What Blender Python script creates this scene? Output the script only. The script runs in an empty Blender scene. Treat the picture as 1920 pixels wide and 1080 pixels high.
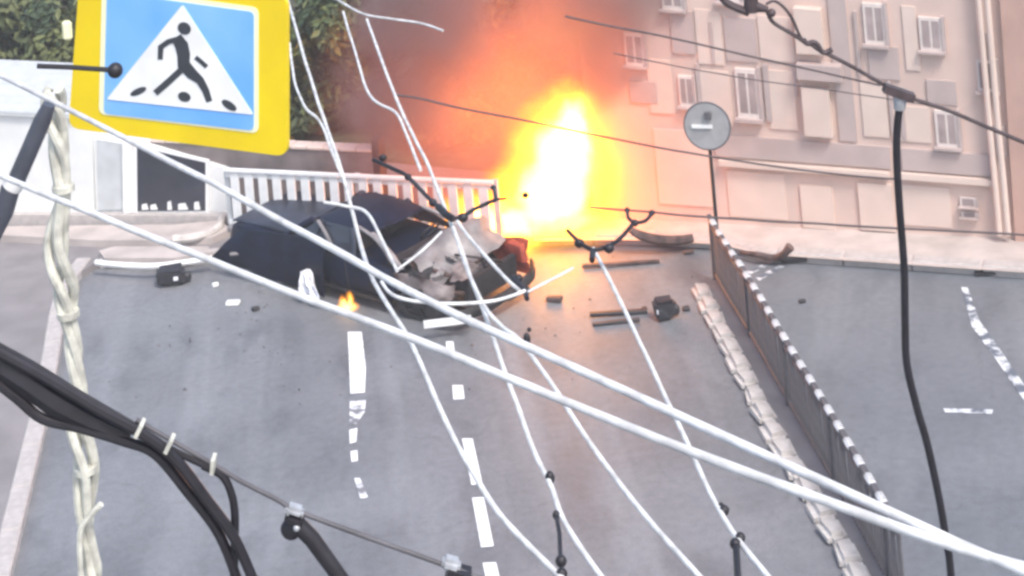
import bpy, bmesh, math, random
from mathutils import Vector, Matrix, noise
random.seed(7)
R = math.radians
scene = bpy.context.scene
COL = scene.collection

# ------------------------------------------------------------------ camera, sky, sun, exposure
CAM_H, FPX, PPX, PPY, ROLL = 11.2, 3350.0, 960.0, -900.0, R(-5.0)
cam_data = bpy.data.cameras.new('camera')
cam_data.sensor_width = 36.0
cam_data.lens = FPX / 1920.0 * 36.0
cam_data.shift_y = (PPY - 540.0) / 1920.0
cam_data.clip_start = 0.1
cam_data.clip_end = 1000.0
cam = bpy.data.objects.new('camera', cam_data)
COL.objects.link(cam)
CAM_ROT = Matrix.Rotation(R(90), 3, 'X') @ Matrix.Rotation(ROLL, 3, 'Z')
CAM_POS = Vector((0, 0, CAM_H))
cam.matrix_world = Matrix.Translation(CAM_POS) @ CAM_ROT.to_4x4()
scene.camera = cam

SUN_EL, SUN_AZ = R(56), R(148)       # azimuth measured from +Y towards +X
world = bpy.data.worlds.new('World')
scene.world = world
world.use_nodes = True
wn = world.node_tree
sky = wn.nodes.new('ShaderNodeTexSky')
sky.sky_type = 'NISHITA'
sky.sun_disc = False
sky.sun_elevation = SUN_EL
sky.sun_rotation = SUN_AZ
sky.air_density = 1.2
sky.dust_density = 3.0
wn.links.new(sky.outputs[0], wn.nodes['Background'].inputs[0])
wn.nodes['Background'].inputs[1].default_value = 0.15
sl = bpy.data.lights.new('sun', 'SUN')
sl.energy = 1.5
sl.angle = R(14)
sl.color = (1.0, 0.95, 0.9)
sun = bpy.data.objects.new('sun', sl)
COL.objects.link(sun)
sdir = Vector((math.sin(SUN_AZ) * math.cos(SUN_EL), math.cos(SUN_AZ) * math.cos(SUN_EL), math.sin(SUN_EL)))
sun.rotation_euler = (-sdir).to_track_quat('-Z', 'Y').to_euler()
sun.location = (0, -5, 30)
vs = scene.view_settings
vs.view_transform = 'Standard'
vs.look = 'None'
vs.exposure = 0.92
vs.gamma = 1.0
scene.cycles.use_denoising = True
scene.cycles.pixel_filter_type = 'BLACKMAN_HARRIS'
scene.cycles.filter_width = 3.0
scene.cycles.max_bounces = 6
scene.cycles.volume_bounces = 0
scene.cycles.volume_step_rate = 1.6
scene.cycles.transparent_max_bounces = 12

# ------------------------------------------------------------------ placing helpers (image survey -> world metres)
def ray(px, py):
    return CAM_ROT @ Vector(((px - PPX) / FPX, -(py - PPY) / FPX, -1.0))

def gnd(px, py, z=0.0):
    d = ray(px, py)
    return CAM_POS + d * ((z - CAM_H) / d.z)

def at(px, py, depth):
    d = ray(px, py)
    return CAM_POS + d * (depth / d.y)

class Plane:
    """A plane given by a point, an s axis and a t axis; off moves along its normal towards the camera."""
    def __init__(self, o, s, t=Vector((0, 0, 1))):
        self.o, self.s, self.t = o.copy(), s.normalized(), t.normalized()
        self.n = self.s.cross(self.t).normalized()
        if self.n.dot(CAM_POS - self.o) < 0:
            self.n = -self.n
    def pt(self, px, py, off=0.0):
        d = ray(px, py)
        k = (self.o - CAM_POS).dot(self.n) / d.dot(self.n)
        return CAM_POS + d * k + self.n * off

# ------------------------------------------------------------------ mesh helpers
ORI = {}
def origin(o):
    return ORI.get(o.name, Vector((0, 0, 0)))

def mesh_from(name, verts, faces, mat, smooth=False, angle=None):
    me = bpy.data.meshes.new(name)
    me.from_pydata([tuple(v) for v in verts], [], faces)
    bm = bmesh.new(); bm.from_mesh(me)
    bmesh.ops.recalc_face_normals(bm, faces=bm.faces)
    bm.to_mesh(me); bm.free()
    if smooth:
        me.polygons.foreach_set('use_smooth', [True] * len(me.polygons))
        me.set_sharp_from_angle(angle=R(angle or 40))
    if mat: me.materials.append(mat)
    return me

def put(name, verts, faces, mat, parent=None, smooth=False, angle=None, loc=None):
    """One mesh object. World-space verts; with a parent they are stored relative to the parent's origin."""
    if parent is not None:
        o0 = origin(parent)
    else:
        o0 = Vector(loc) if loc is not None else Vector((0, 0, 0))
    me = mesh_from(name, [Vector(v) - o0 for v in verts], faces, mat, smooth, angle)
    ob = bpy.data.objects.new(name, me)
    COL.objects.link(ob)
    ORI[ob.name] = o0.copy()
    if parent is not None:
        ob.parent = parent
    else:
        ob.location = o0
    return ob

def inst(name, me, parent, M):
    ob = bpy.data.objects.new(name, me)
    COL.objects.link(ob)
    ob.parent = parent
    ob.matrix_local = Matrix.Translation(-origin(parent)) @ M
    return ob

def thing(name, label, cat, loc=(0, 0, 0), group=None):
    o = bpy.data.objects.new(name, None)
    COL.objects.link(o)
    o.location = loc
    o.empty_display_size = 0.2
    ORI[o.name] = Vector(loc)
    return tag(o, label, cat, group)

def tag(o, label, cat, group=None):
    o['label'] = label; o['category'] = cat
    if group: o['group'] = group
    return o

def struct(o, kind='structure'):
    o['kind'] = kind
    return o

def boxvf(cx, cy, cz, sx, sy, sz, M=None, jit=0.0):
    v = []
    for z in (-1, 1):
        for y in (-1, 1):
            for x in (-1, 1):
                p = Vector((cx + x * sx / 2, cy + y * sy / 2, cz + z * sz / 2))
                if jit: p += Vector((random.uniform(-jit, jit), random.uniform(-jit, jit), random.uniform(-jit, jit)))
                v.append(M @ p if M else p)
    f = [(0, 1, 3, 2), (4, 6, 7, 5), (0, 4, 5, 1), (2, 3, 7, 6), (0, 2, 6, 4), (1, 5, 7, 3)]
    return v, f

def bevbox(sx, sy, sz, b, seg=1):
    bm = bmesh.new()
    bmesh.ops.create_cube(bm, size=1.0)
    bmesh.ops.scale(bm, vec=(sx, sy, sz), verts=bm.verts)
    bmesh.ops.bevel(bm, geom=bm.edges[:], offset=b, segments=seg, affect='EDGES')
    v = [x.co.copy() for x in bm.verts]
    bm.verts.index_update()
    f = [tuple(q.index for q in p.verts) for p in bm.faces]
    bm.free()
    return v, f

def join(*parts):
    V, F = [], []
    for v, f in parts:
        n = len(V); V += list(v); F += [tuple(i + n for i in q) for q in f]
    return V, F

def smooth_path(pts, rad=None, sub=6):
    n = len(pts); out, ro = [], []
    for i in range(n - 1):
        p0 = pts[max(i - 1, 0)]; p1 = pts[i]; p2 = pts[i + 1]; p3 = pts[min(i + 2, n - 1)]
        for k in range(sub):
            t = k / sub
            out.append(0.5 * ((2 * p1) + (p2 - p0) * t + (2 * p0 - 5 * p1 + 4 * p2 - p3) * t * t + (3 * p1 - p0 - 3 * p2 + p3) * t ** 3))
            if rad: ro.append(rad[i] * (1 - t) + rad[i + 1] * t)
    out.append(pts[-1].copy())
    if rad: ro.append(rad[-1])
    return (out, ro) if rad else out

def tubevf(pts, r, n=8):
    """Swept tube, parallel-transport frame; r a number or a list."""
    if not isinstance(r, (list, tuple)): r = [r] * len(pts)
    V, F = [], []
    up = None
    for i, p in enumerate(pts):
        d = (pts[min(i + 1, len(pts) - 1)] - pts[max(i - 1, 0)])
        if d.length < 1e-9: d = Vector((0, 0, 1))
        d.normalize()
        if up is None:
            up = d.orthogonal().normalized()
        else:
            up = (up - d * up.dot(d))
            up = up.normalized() if up.length > 1e-6 else d.orthogonal().normalized()
        w = d.cross(up)
        for k in range(n):
            a = 2 * math.pi * k / n
            V.append(p + (up * math.cos(a) + w * math.sin(a)) * r[i])
    for i in range(len(pts) - 1):
        for k in range(n):
            a, b = i * n + k, i * n + (k + 1) % n
            F.append((a, b, b + n, a + n))
    F.append(tuple(range(n))); F.append(tuple((len(pts) - 1) * n + k for k in range(n)))
    return V, F

def prism(poly_a, poly_b):
    n = len(poly_a)
    V = list(poly_a) + list(poly_b)
    F = [tuple(range(n)), tuple(range(n, 2 * n))]
    for i in range(n):
        j = (i + 1) % n
        F.append((i, j, n + j, n + i))
    return V, F

def slab(pl, poly, a, b):
    """Prism from an outline on a plane, from offset a to offset b."""
    return prism([pl.pt(x, y, a) for x, y in poly], [pl.pt(x, y, b) for x, y in poly])

def spherevf(c, r, u=10, v=7, sc=(1, 1, 1)):
    V, F = [], []
    V.append(Vector((0, 0, 1)))
    for i in range(1, v):
        th = math.pi * i / v
        for k in range(u):
            a = 2 * math.pi * k / u
            V.append(Vector((math.sin(th) * math.cos(a), math.sin(th) * math.sin(a), math.cos(th))))
    V.append(Vector((0, 0, -1)))
    for k in range(u): F.append((0, 1 + k, 1 + (k + 1) % u))
    for i in range(v - 2):
        for k in range(u):
            a = 1 + i * u + k; b = 1 + i * u + (k + 1) % u
            F.append((a, b, b + u, a + u))
    L = len(V) - 1
    for k in range(u): F.append((L, L - u + k, L - u + (k + 1) % u))
    return [Vector(c) + Vector((p.x * sc[0], p.y * sc[1], p.z * sc[2])) * r for p in V], F

def cylvf(p, q, r, n=16, r2=None):
    return tubevf([Vector(p), Vector(q)], [r, r if r2 is None else r2], n)

# ------------------------------------------------------------------ materials
MATS = {}
def mat(name, col, rough=0.7, metal=0.0, var=0.0, scale=8.0, bump=0.0, col2=None, coat=0.0, detail=6.0, stretch=None, spec=None):
    m = bpy.data.materials.new(name); m.use_nodes = True
    nt = m.node_tree; b = nt.nodes['Principled BSDF']
    b.inputs['Roughness'].default_value = rough
    b.inputs['Metallic'].default_value = metal
    b.inputs['Base Color'].default_value = (*col, 1)
    if coat: b.inputs['Coat Weight'].default_value = coat; b.inputs['Coat Roughness'].default_value = 0.1
    if spec is not None: b.inputs['Specular IOR Level'].default_value = spec
    if var or bump or col2:
        tc = nt.nodes.new('ShaderNodeTexCoord'); mp = nt.nodes.new('ShaderNodeMapping')
        nt.links.new(tc.outputs['Object'], mp.inputs[0])
        if stretch: mp.inputs['Scale'].default_value = stretch
        nz = nt.nodes.new('ShaderNodeTexNoise'); nz.inputs['Scale'].default_value = scale; nz.inputs['Detail'].default_value = detail
        nt.links.new(mp.outputs[0], nz.inputs['Vector'])
        c2 = col2 or tuple(c * (1 - var) for c in col)
        c1 = col if col2 else tuple(min(1, c * (1 + var)) for c in col)
        cr = nt.nodes.new('ShaderNodeValToRGB')
        cr.color_ramp.elements[0].position = 0.35; cr.color_ramp.elements[0].color = (*c2, 1)
        cr.color_ramp.elements[1].position = 0.65; cr.color_ramp.elements[1].color = (*c1, 1)
        nt.links.new(nz.outputs[0], cr.inputs[0]); nt.links.new(cr.outputs[0], b.inputs['Base Color'])
        if bump:
            bp = nt.nodes.new('ShaderNodeBump'); bp.inputs['Strength'].default_value = bump; bp.inputs['Distance'].default_value = 0.02
            nt.links.new(nz.outputs[0], bp.inputs['Height']); nt.links.new(bp.outputs[0], b.inputs['Normal'])
    MATS[name] = m
    return m

def asphalt(name, base, dark, rot, tint):
    """Road surface: fine aggregate, worn wheel tracks along the road, patches and stains."""
    m = bpy.data.materials.new(name); m.use_nodes = True
    nt = m.node_tree; N = nt.nodes; L = nt.links; b = N['Principled BSDF']
    tc = N.new('ShaderNodeTexCoord'); mp = N.new('ShaderNodeMapping')
    mp.inputs['Rotation'].default_value = (0, 0, rot)
    L.new(tc.outputs['Object'], mp.inputs[0])
    def nz(scale, vec, det=5, sc=None):
        n = N.new('ShaderNodeTexNoise'); n.inputs['Scale'].default_value = scale; n.inputs['Detail'].default_value = det
        if sc:
            q = N.new('ShaderNodeMapping'); q.inputs['Scale'].default_value = sc; L.new(vec, q.inputs[0]); vec = q.outputs[0]
        L.new(vec, n.inputs['Vector']); return n.outputs[0]
    big = nz(0.45, mp.outputs[0], 4)
    trk = nz(1.0, mp.outputs[0], 3, (1.3, 0.06, 1.0))
    pat = nz(1.6, mp.outputs[0], 6, (1.0, 0.45, 1.0))
    fin = nz(60, mp.outputs[0], 3)
    def mix(c1, c2, fac, lo, hi):
        r = N.new('ShaderNodeMapRange'); r.inputs[1].default_value = lo; r.inputs[2].default_value = hi
        L.new(fac, r.inputs[0])
        x = N.new('ShaderNodeMix'); x.data_type = 'RGBA'
        L.new(r.outputs[0], x.inputs[0])
        for s, c in ((6, c1), (7, c2)):
            if isinstance(c, tuple): x.inputs[s].default_value = (*c, 1)
            else: L.new(c, x.inputs[s])
        return x.outputs[2]
    c = mix(dark, base, big, 0.35, 0.62)
    c = mix(c, tint, trk, 0.5, 0.78)
    c = mix(tuple(d * 0.85 for d in dark), c, pat, 0.24, 0.46)
    # cracks and sealed seams
    vor = N.new('ShaderNodeTexVoronoi'); vor.feature = 'DISTANCE_TO_EDGE'; vor.inputs['Scale'].default_value = 0.42
    wob = N.new('ShaderNodeVectorMath'); wob.operation = 'ADD'
    wn_ = N.new('ShaderNodeTexNoise'); wn_.inputs['Scale'].default_value = 1.7; wn_.inputs['Detail'].default_value = 5
    ws_ = N.new('ShaderNodeVectorMath'); ws_.operation = 'SCALE'; ws_.inputs['Scale'].default_value = 0.9
    L.new(mp.outputs[0], wn_.inputs['Vector']); L.new(wn_.outputs['Color'], ws_.inputs[0])
    L.new(mp.outputs[0], wob.inputs[0]); L.new(ws_.outputs[0], wob.inputs[1]); L.new(wob.outputs[0], vor.inputs['Vector'])
    ck = N.new('ShaderNodeMapRange'); ck.inputs[1].default_value = 0.004; ck.inputs[2].default_value = 0.016; ck.inputs[3].default_value = 0.62; ck.inputs[4].default_value = 1.0
    L.new(vor.outputs['Distance'], ck.inputs[0])
    cm_ = N.new('ShaderNodeMix'); cm_.data_type = 'RGBA'; cm_.blend_type = 'MULTIPLY'; cm_.inputs[0].default_value = 0.22
    L.new(c, cm_.inputs[6]); L.new(ck.outputs[0], cm_.inputs[7]); c = cm_.outputs[2]
    mid_ = nz(9, mp.outputs[0], 8)
    mr_ = N.new('ShaderNodeMapRange'); mr_.inputs[1].default_value = 0.3; mr_.inputs[2].default_value = 0.7; mr_.inputs[3].default_value = 0.90; mr_.inputs[4].default_value = 1.09
    L.new(mid_, mr_.inputs[0])
    cm2 = N.new('ShaderNodeMix'); cm2.data_type = 'RGBA'; cm2.blend_type = 'MULTIPLY'; cm2.inputs[0].default_value = 1.0
    L.new(c, cm2.inputs[6]); L.new(mr_.outputs[0], cm2.inputs[7]); c = cm2.outputs[2]
    hs = N.new('ShaderNodeMix'); hs.data_type = 'RGBA'; hs.blend_type = 'MULTIPLY'; hs.inputs[0].default_value = 0.5
    fr = N.new('ShaderNodeMapRange'); fr.inputs[1].default_value = 0.3; fr.inputs[2].default_value = 0.7; fr.inputs[3].default_value = 0.6; fr.inputs[4].default_value = 1.25
    L.new(fin, fr.inputs[0]); L.new(c, hs.inputs[6]); L.new(fr.outputs[0], hs.inputs[7])
    L.new(hs.outputs[2], b.inputs['Base Color'])
    rr = N.new('ShaderNodeMapRange'); rr.inputs[3].default_value = 0.42; rr.inputs[4].default_value = 0.75
    L.new(pat, rr.inputs[0]); L.new(rr.outputs[0], b.inputs['Roughness'])
    bp = N.new('ShaderNodeBump'); bp.inputs['Strength'].default_value = 0.35; bp.inputs['Distance'].default_value = 0.01
    L.new(fin, bp.inputs['Height']); L.new(bp.outputs[0], b.inputs['Normal'])
    return m

def worn_paint(name, col, under, lo, hi, scale):
    m = bpy.data.materials.new(name); m.use_nodes = True
    nt = m.node_tree; N = nt.nodes; L = nt.links; b = N['Principled BSDF']
    b.inputs['Roughness'].default_value = 0.6
    tc = N.new('ShaderNodeTexCoord'); n = N.new('ShaderNodeTexNoise')
    n.inputs['Scale'].default_value = scale; n.inputs['Detail'].default_value = 6
    L.new(tc.outputs['Object'], n.inputs['Vector'])
    r = N.new('ShaderNodeMapRange'); r.inputs[1].default_value = lo; r.inputs[2].default_value = hi
    L.new(n.outputs[0], r.inputs[0])
    x = N.new('ShaderNodeMix'); x.data_type = 'RGBA'
    x.inputs[6].default_value = (*under, 1); x.inputs[7].default_value = (*col, 1)
    L.new(r.outputs[0], x.inputs[0]); L.new(x.outputs[2], b.inputs['Base Color'])
    return m

road_dir = gnd(843, 650) - gnd(915, 1060)
road_rot = math.atan2(road_dir.x, road_dir.y)
M_ASPH = asphalt('asphalt_near', (0.196, 0.202, 0.217), (0.14, 0.145, 0.157), road_rot, (0.25, 0.256, 0.272))
M_ASPH2 = asphalt('asphalt_side_road', (0.165, 0.178, 0.198), (0.135, 0.148, 0.168), road_rot + 0.35, (0.20, 0.212, 0.232))
M_PAVE = mat('paving', (0.215, 0.198, 0.20), 0.85, var=0.12, scale=2.0, bump=0.15)
M_PAVE2 = mat('pale_paving', (0.44, 0.385, 0.36), 0.85, var=0.15, scale=2.0, bump=0.2)
M_KERB = mat('kerb_concrete', (0.43, 0.395, 0.38), 0.85, var=0.10, scale=9, bump=0.4)
M_KERBW = mat('kerb_whitewash', (0.62, 0.58, 0.545), 0.85, scale=5, bump=0.3, col2=(0.42, 0.385, 0.36))
M_SOIL = mat('soil_and_litter', (0.06, 0.065, 0.035), 0.95, var=0.4, scale=5, bump=0.5)
M_MARK = worn_paint('road_paint', (0.8, 0.8, 0.8), (0.2, 0.2, 0.22), 0.28, 0.42, 9)
M_MARKW = worn_paint('worn_road_paint', (0.72, 0.73, 0.75), (0.19, 0.19, 0.21), 0.44, 0.56, 6)
M_MARKB = worn_paint('worn_side_paint', (0.62, 0.65, 0.68), (0.115, 0.135, 0.17), 0.46, 0.58, 5)
M_WHITE = mat('white_paint', (0.8, 0.8, 0.79), 0.5, var=0.06, scale=6)
M_WALLW = mat('white_render', (0.70, 0.71, 0.70), 0.8, var=0.05, scale=3, bump=0.1)
M_GREYP = mat('grey_panel', (0.5, 0.52, 0.53), 0.7, var=0.08, scale=4)
M_DKGLASS = mat('dark_window_glass', (0.035, 0.04, 0.055), 0.12, var=0.2, scale=2)
M_CABLEW = mat('pale_cable', (0.77, 0.77, 0.76), 0.5, scale=12, col2=(0.5, 0.49, 0.48), bump=0.4)  # pale colour stands in for bright sky reflected on metal wire
M_CABLEC = mat('cream_cable', (0.68, 0.67, 0.58), 0.6, scale=14, col2=(0.40, 0.39, 0.34), bump=0.4)
M_CABLED = mat('dark_cable', (0.011, 0.009, 0.014), 0.5, var=0.3, scale=20)
M_CABLEB = mat('brown_wire', (0.06, 0.042, 0.045), 0.55, var=0.3, scale=20)
M_IRON = mat('dark_iron', (0.02, 0.018, 0.023), 0.5, metal=0.2, var=0.3, scale=15)
M_STEEL = mat('galvanised', (0.42, 0.43, 0.45), 0.5, metal=0.3, var=0.25, scale=18)
M_YELLOW = mat('signal_yellow', (0.80, 0.60, 0.004), 0.5, scale=2.5, col2=(0.72, 0.52, 0.006))
M_SBLUE = mat('sign_blue', (0.15, 0.40, 0.83), 0.4, scale=1.6, col2=(0.26, 0.52, 0.86))
M_SBLACK = mat('sign_black', (0.04, 0.045, 0.055), 0.5, var=0.1)
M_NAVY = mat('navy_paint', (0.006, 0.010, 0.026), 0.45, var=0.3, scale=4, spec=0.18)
M_NAVYTOP = mat('navy_paint_pale', (0.028, 0.036, 0.058), 0.45, var=0.5, scale=2, spec=0.35)  # paler, more mottled navy than the body paint
M_BARE = mat('bare_crumpled_metal', (0.17, 0.155, 0.155), 0.5, metal=0.2, scale=4, col2=(0.30, 0.28, 0.28), bump=0.2)
M_WINGC = mat('scorched_wing', (0.07, 0.045, 0.042), 0.55, scale=3.5, col2=(0.40, 0.33, 0.31), bump=0.3)
M_SOOT = mat('soot_black', (0.016, 0.015, 0.017), 0.7, var=0.5, scale=10, bump=0.3)
M_BURN = mat('scorched_metal', (0.045, 0.028, 0.026), 0.7, scale=7, col2=(0.14, 0.085, 0.075), bump=0.4)
M_ENG = mat('engine_metal', (0.16, 0.15, 0.155), 0.55, metal=0.4, var=0.5, scale=9, bump=0.3)
M_RUSTGLOW = mat('rust_firelit_red', (0.42, 0.075, 0.04), 0.6, scale=6, col2=(0.22, 0.03, 0.02))  # rust red, with firelight on the bent fender end put into the colour
M_TYRE = mat('tyre_rubber', (0.02, 0.02, 0.022), 0.85, var=0.3, scale=20)
M_RIM = mat('wheel_rim', (0.06, 0.06, 0.065), 0.5, metal=0.7, var=0.2)
M_CLOTH = mat('white_airbag', (0.74, 0.74, 0.78), 0.9, var=0.2, scale=9, bump=0.5)
M_FENCE = mat('grey_fence_paint', (0.10, 0.095, 0.105), 0.6, var=0.25, scale=7)
M_FENCEW = mat('white_rail_paint', (0.55, 0.55, 0.56), 0.6, var=0.35, scale=9)
M_FACADE = mat('pink_beige_render', (0.60, 0.455, 0.395), 0.85, var=0.07, scale=1.2, bump=0.1)
M_FPANEL = mat('grey_facade_panel', (0.44, 0.355, 0.335), 0.8, var=0.08, scale=2)  # lightened: washed-out haze over the building is put into the colour
M_FLIGHT = mat('pale_facade_panel', (0.63, 0.505, 0.44), 0.8, var=0.05, scale=2)
M_FORANGE = mat('terracotta_render', (0.45, 0.29, 0.24), 0.85, var=0.08, scale=2)
M_FGLASS = mat('facade_glass', (0.34, 0.275, 0.265), 0.25, var=0.2, scale=3)  # pale panes: haze in front of the glass is painted into the colour
M_FRAMEP = mat('window_frame_offwhite', (0.66, 0.58, 0.54), 0.6, var=0.08, scale=6)
M_BARK = mat('bark', (0.10, 0.085, 0.065), 0.9, var=0.4, scale=12, bump=0.6)
M_LEAF = [mat('leaf_mid', (0.065, 0.095, 0.03), 0.7, var=0.35, scale=1.1),
          mat('leaf_dark', (0.035, 0.06, 0.028), 0.7, var=0.35, scale=1.1),
          mat('leaf_light', (0.12, 0.14, 0.05), 0.7, var=0.3, scale=1.1)]
M_SIGNBACK = mat('sign_grey_back', (0.34, 0.335, 0.335), 0.5, metal=0.2, var=0.1)
M_PLASTIC = mat('black_plastic', (0.022, 0.022, 0.028), 0.55, var=0.3, scale=12)

# ------------------------------------------------------------------ ground, roads, pavements
def sheet(name, poly, z, m):
    return struct(put(name, [Vector((p[0], p[1], z)) for p in poly], [tuple(range(len(poly)))], m))

sheet('ground', [(-58, -40), (58, -40), (58, 62), (-58, 62)], -0.004, M_ASPH)

def w2(px, py, z=0.0):
    g = gnd(px, py, z); return (g.x, g.y)

side_poly = [w2(*p) for p in ((1336, 462), (1345, 540), (1480, 770), (1690, 1140), (2400, 1140), (2400, 560), (1920, 516), (1440, 484))]
sheet('side_road', side_poly, 0.0, M_ASPH2)

KZ = 0.12
kerb_px = [(-15, 1210), (15, 1080), (50, 930), (85, 780), (104, 680), (118, 592), (140, 530), (185, 502), (300, 500), (440, 486), (620, 470), (820, 462), (980, 458), (1180, 456), (1345, 464), (1430, 484), (1600, 496), (1760, 507), (1920, 519), (2200, 540)]
kerb_w = [gnd(x, y) for x, y in kerb_px]
back = [Vector((60, 60, 0)), Vector((-60, 60, 0)), Vector((-60, 8, 0))]
pts = kerb_w + back
n = len(pts)
V = [Vector((p.x, p.y, KZ - 0.01)) for p in pts] + [Vector((p.x, p.y, -0.05)) for p in pts]
F = [tuple(range(n))] + [(i, (i + 1) % n, n + (i + 1) % n, n + i) for i in range(n)]
pave = struct(put('pavement', V, F, M_PAVE))
pale = [gnd(x, y, KZ) for x, y in ((1000, 452), (1180, 450), (1345, 458), (1430, 477), (1600, 489), (1920, 511), (2200, 530), (2200, 430), (1920, 420), (1345, 380), (1000, 360))]
struct(put('pale_pavement', [Vector((p.x, p.y, KZ)) for p in pale], [tuple(range(len(pale)))], M_PAVE2))
grove = [gnd(x, y, KZ) for x, y in ((-400, 200), (900, 320), (1090, 340), (1110, -20), (-600, -20))]
struct(put('grove_soil', [Vector((p.x, p.y, KZ + 0.004)) for p in grove], [tuple(range(len(grove)))], M_SOIL))

def along(path, step, start=0.0):
    out, acc, nxt = [], 0.0, start
    for a, b in zip(path, path[1:]):
        L = (b - a).length
        while nxt <= acc + L:
            out.append((a.lerp(b, (nxt - acc) / L), (b - a).normalized())); nxt += step
        acc += L
    return out

kerb = struct(bpy.data.objects.new('kerb', None)); COL.objects.link(kerb)
kv, kf = bevbox(0.97, 0.24, 0.30, 0.02)
kme = mesh_from('kerb_stone', kv, kf, M_KERB)
ksm = smooth_path(kerb_w, sub=5)
for p, d in along(ksm, 0.985, 0.5):
    nn = Vector((-d.y, d.x, 0))            # inwards, onto the pavement
    c = p + nn * 0.06
    M = Matrix.Translation((c.x, c.y, -0.012 + random.uniform(-0.006, 0.006))) @ Matrix.Rotation(math.atan2(d.y, d.x) + random.uniform(-0.01, 0.01), 4, 'Z')
    inst('kerb_stone', kme, kerb, M)

def marking(poly, m, z=0.004, name='road_marking'):
    g = [gnd(x, y, z) for x, y in poly]
    return struct(put(name, g, [tuple(range(len(g)))], m, loc=g[0]))

for q in ([(836, 640), (850, 640), (853, 664), (838, 665)], [(848, 722), (868, 722), (871, 748), (850, 749)],
          [(866, 822), (886, 822), (905, 908), (884, 909)], [(885, 933), (907, 932), (926, 1024), (902, 1026)], [(905, 1055), (930, 1054), (941, 1100), (914, 1100)]):
    marking(q, M_MARK)
marking([(652, 622), (678, 622), (686, 690), (684, 736), (657, 738), (655, 690)], M_MARK)
marking([(656, 752), (686, 750), (684, 772), (668, 795), (655, 792)], M_MARKW)
marking([(655, 806), (670, 802), (668, 828), (656, 832)], M_MARK)
marking([(657, 846), (670, 844), (671, 864), (659, 866)], M_MARK)
marking([(664, 896), (674, 894), (690, 932), (676, 936)], M_MARKW)
marking([(1802, 538), (1814, 538), (1836, 600), (1880, 662), (1925, 728), (1925, 758), (1866, 672), (1822, 612)], M_MARKB, 0.008)
marking([(1768, 765), (1862, 768), (1860, 776), (1772, 773)], M_MARKB, 0.008)
marking([(1400, 508), (1440, 492), (1448, 494), (1408, 514)], M_MARKB, 0.008)
marking([(1416, 520), (1462, 497), (1472, 499), (1424, 526)], M_MARKB, 0.008)

# ------------------------------------------------------------------ apartment building on the right
A, B = gnd(1115, 406, KZ), gnd(1920, 448, KZ)
FB = Plane(A, (B - A))
bld = thing('apartment_building', 'large pinkish beige apartment block with grey panels and white framed windows', 'building', A)
fs = FB.s
def fpoly(s0, s1, z0, z1, a, b):
    o = FB.o
    pa = [o + fs * s + Vector((0, 0, z)) + FB.n * a for s, z in ((s0, z0), (s1, z0), (s1, z1), (s0, z1))]
    pb = [p + FB.n * (b - a) for p in pa]
    return prism(pa, pb)
v, f = fpoly(0.0, 14, 0.0, 6.6, -5, 0)
put('wall', v, f, M_FACADE, bld)
v, f = fpoly(-0.2, 14.2, 6.6, 6.8, -5.2, 0.25)
put('roof', v, f, M_FPANEL, bld)
def fslab(name, poly, a, b, m, parent=bld, smooth=False):
    v, f = slab(FB, poly, a, b); return put(name, v, f, m, parent, smooth)
def lean(x0, y0, x1, y1, k=0.088, s=0.075):
    """outline of an upright rectangle of the facade, surveyed from the photo by its top-left and bottom-right corners"""
    h = y1 - y0
    return [(x0, y0), (x1, y0 + (x1 - x0) * s), (x1 + h * k, y1 + (x1 - x0) * s), (x0 + h * k, y1)]
for q in ((1357, 30, 1415, 112), (1256, 18, 1298, 98), (1627, 84, 1684, 145), (1737, 148, 1792, 192), (1547, -60, 1580, 262), (1180, 150, 1230, 190)):
    fslab('panel', lean(*q), 0.0, 0.035, M_FPANEL)
fslab('canopy', lean(1497, 112, 1580, 140), 0.0, 0.22, M_FPANEL)
fslab('band', lean(1340, 250, 1668, 290), 0.0, 0.045, M_FPANEL)
fslab('band', lean(1690, 276, 1858, 316), 0.0, 0.06, M_FPANEL)
fslab('ledge', lean(1350, 296, 1668, 306), 0.0, 0.12, M_FLIGHT)
fslab('ledge', lean(1690, 320, 1862, 331), 0.0, 0.12, M_FLIGHT)
fslab('balcony_front', lean(1505, 158, 1556, 248), 0.0, 0.16, M_FLIGHT)
fslab('balcony_front', lean(1490, 10, 1541, 94), 0.0, 0.16, M_FLIGHT)
fslab('end_bay', [(1872, -60), (2100, -45), (2140, 470), (1905, 452)], 0.0, 0.10, M_FORANGE)
def fwindow(x0, y0, x1, y1, mull=True):
    o = lean(x0, y0, x1, y1)
    fr = fslab('window', o, 0.0, 0.05, M_FRAMEP)
    cx = sum(p[0] for p in o) / 4; cy = sum(p[1] for p in o) / 4
    def sub(u0, u1, w0, w1):
        tl, tr, br, bl = [Vector(p) for p in o]
        def g(u, w): return tuple((tl.lerp(tr, u)).lerp(bl.lerp(br, u), w))
        return [g(u0, w0), g(u1, w0), g(u1, w1), g(u0, w1)]
    for u0, u1 in (((0.12, 0.46), (0.56, 0.88)) if mull else ((0.14, 0.86),)):
        fslab('pane', sub(u0, u1, 0.09, 0.9), 0.048, 0.054, M_FGLASS, fr)
    s = sub(-0.12, 1.12, 1.0, 1.07)
    fslab('sill', s, 0.0, 0.13, M_FPANEL, fr)
    fslab('reveal', sub(1.0, 1.16, -0.06, 1.0), 0.0, 0.075, M_FPANEL, fr)
for q in ((1617, 4, 1657, 80), (1752, 205, 1794, 272), (1378, 126, 1420, 218), (1272, 140, 1300, 196), (1238, -50, 1278, 14), (1340, -70, 1385, 0), (1722, 30, 1764, 92), (1830, 110, 1866, 168), (1170, 60, 1206, 120)):
    fwindow(*q)
for q in ((1800, 368, 1830, 384), (1803, 394, 1832, 404)):
    fwindow(*q, mull=False)
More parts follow.
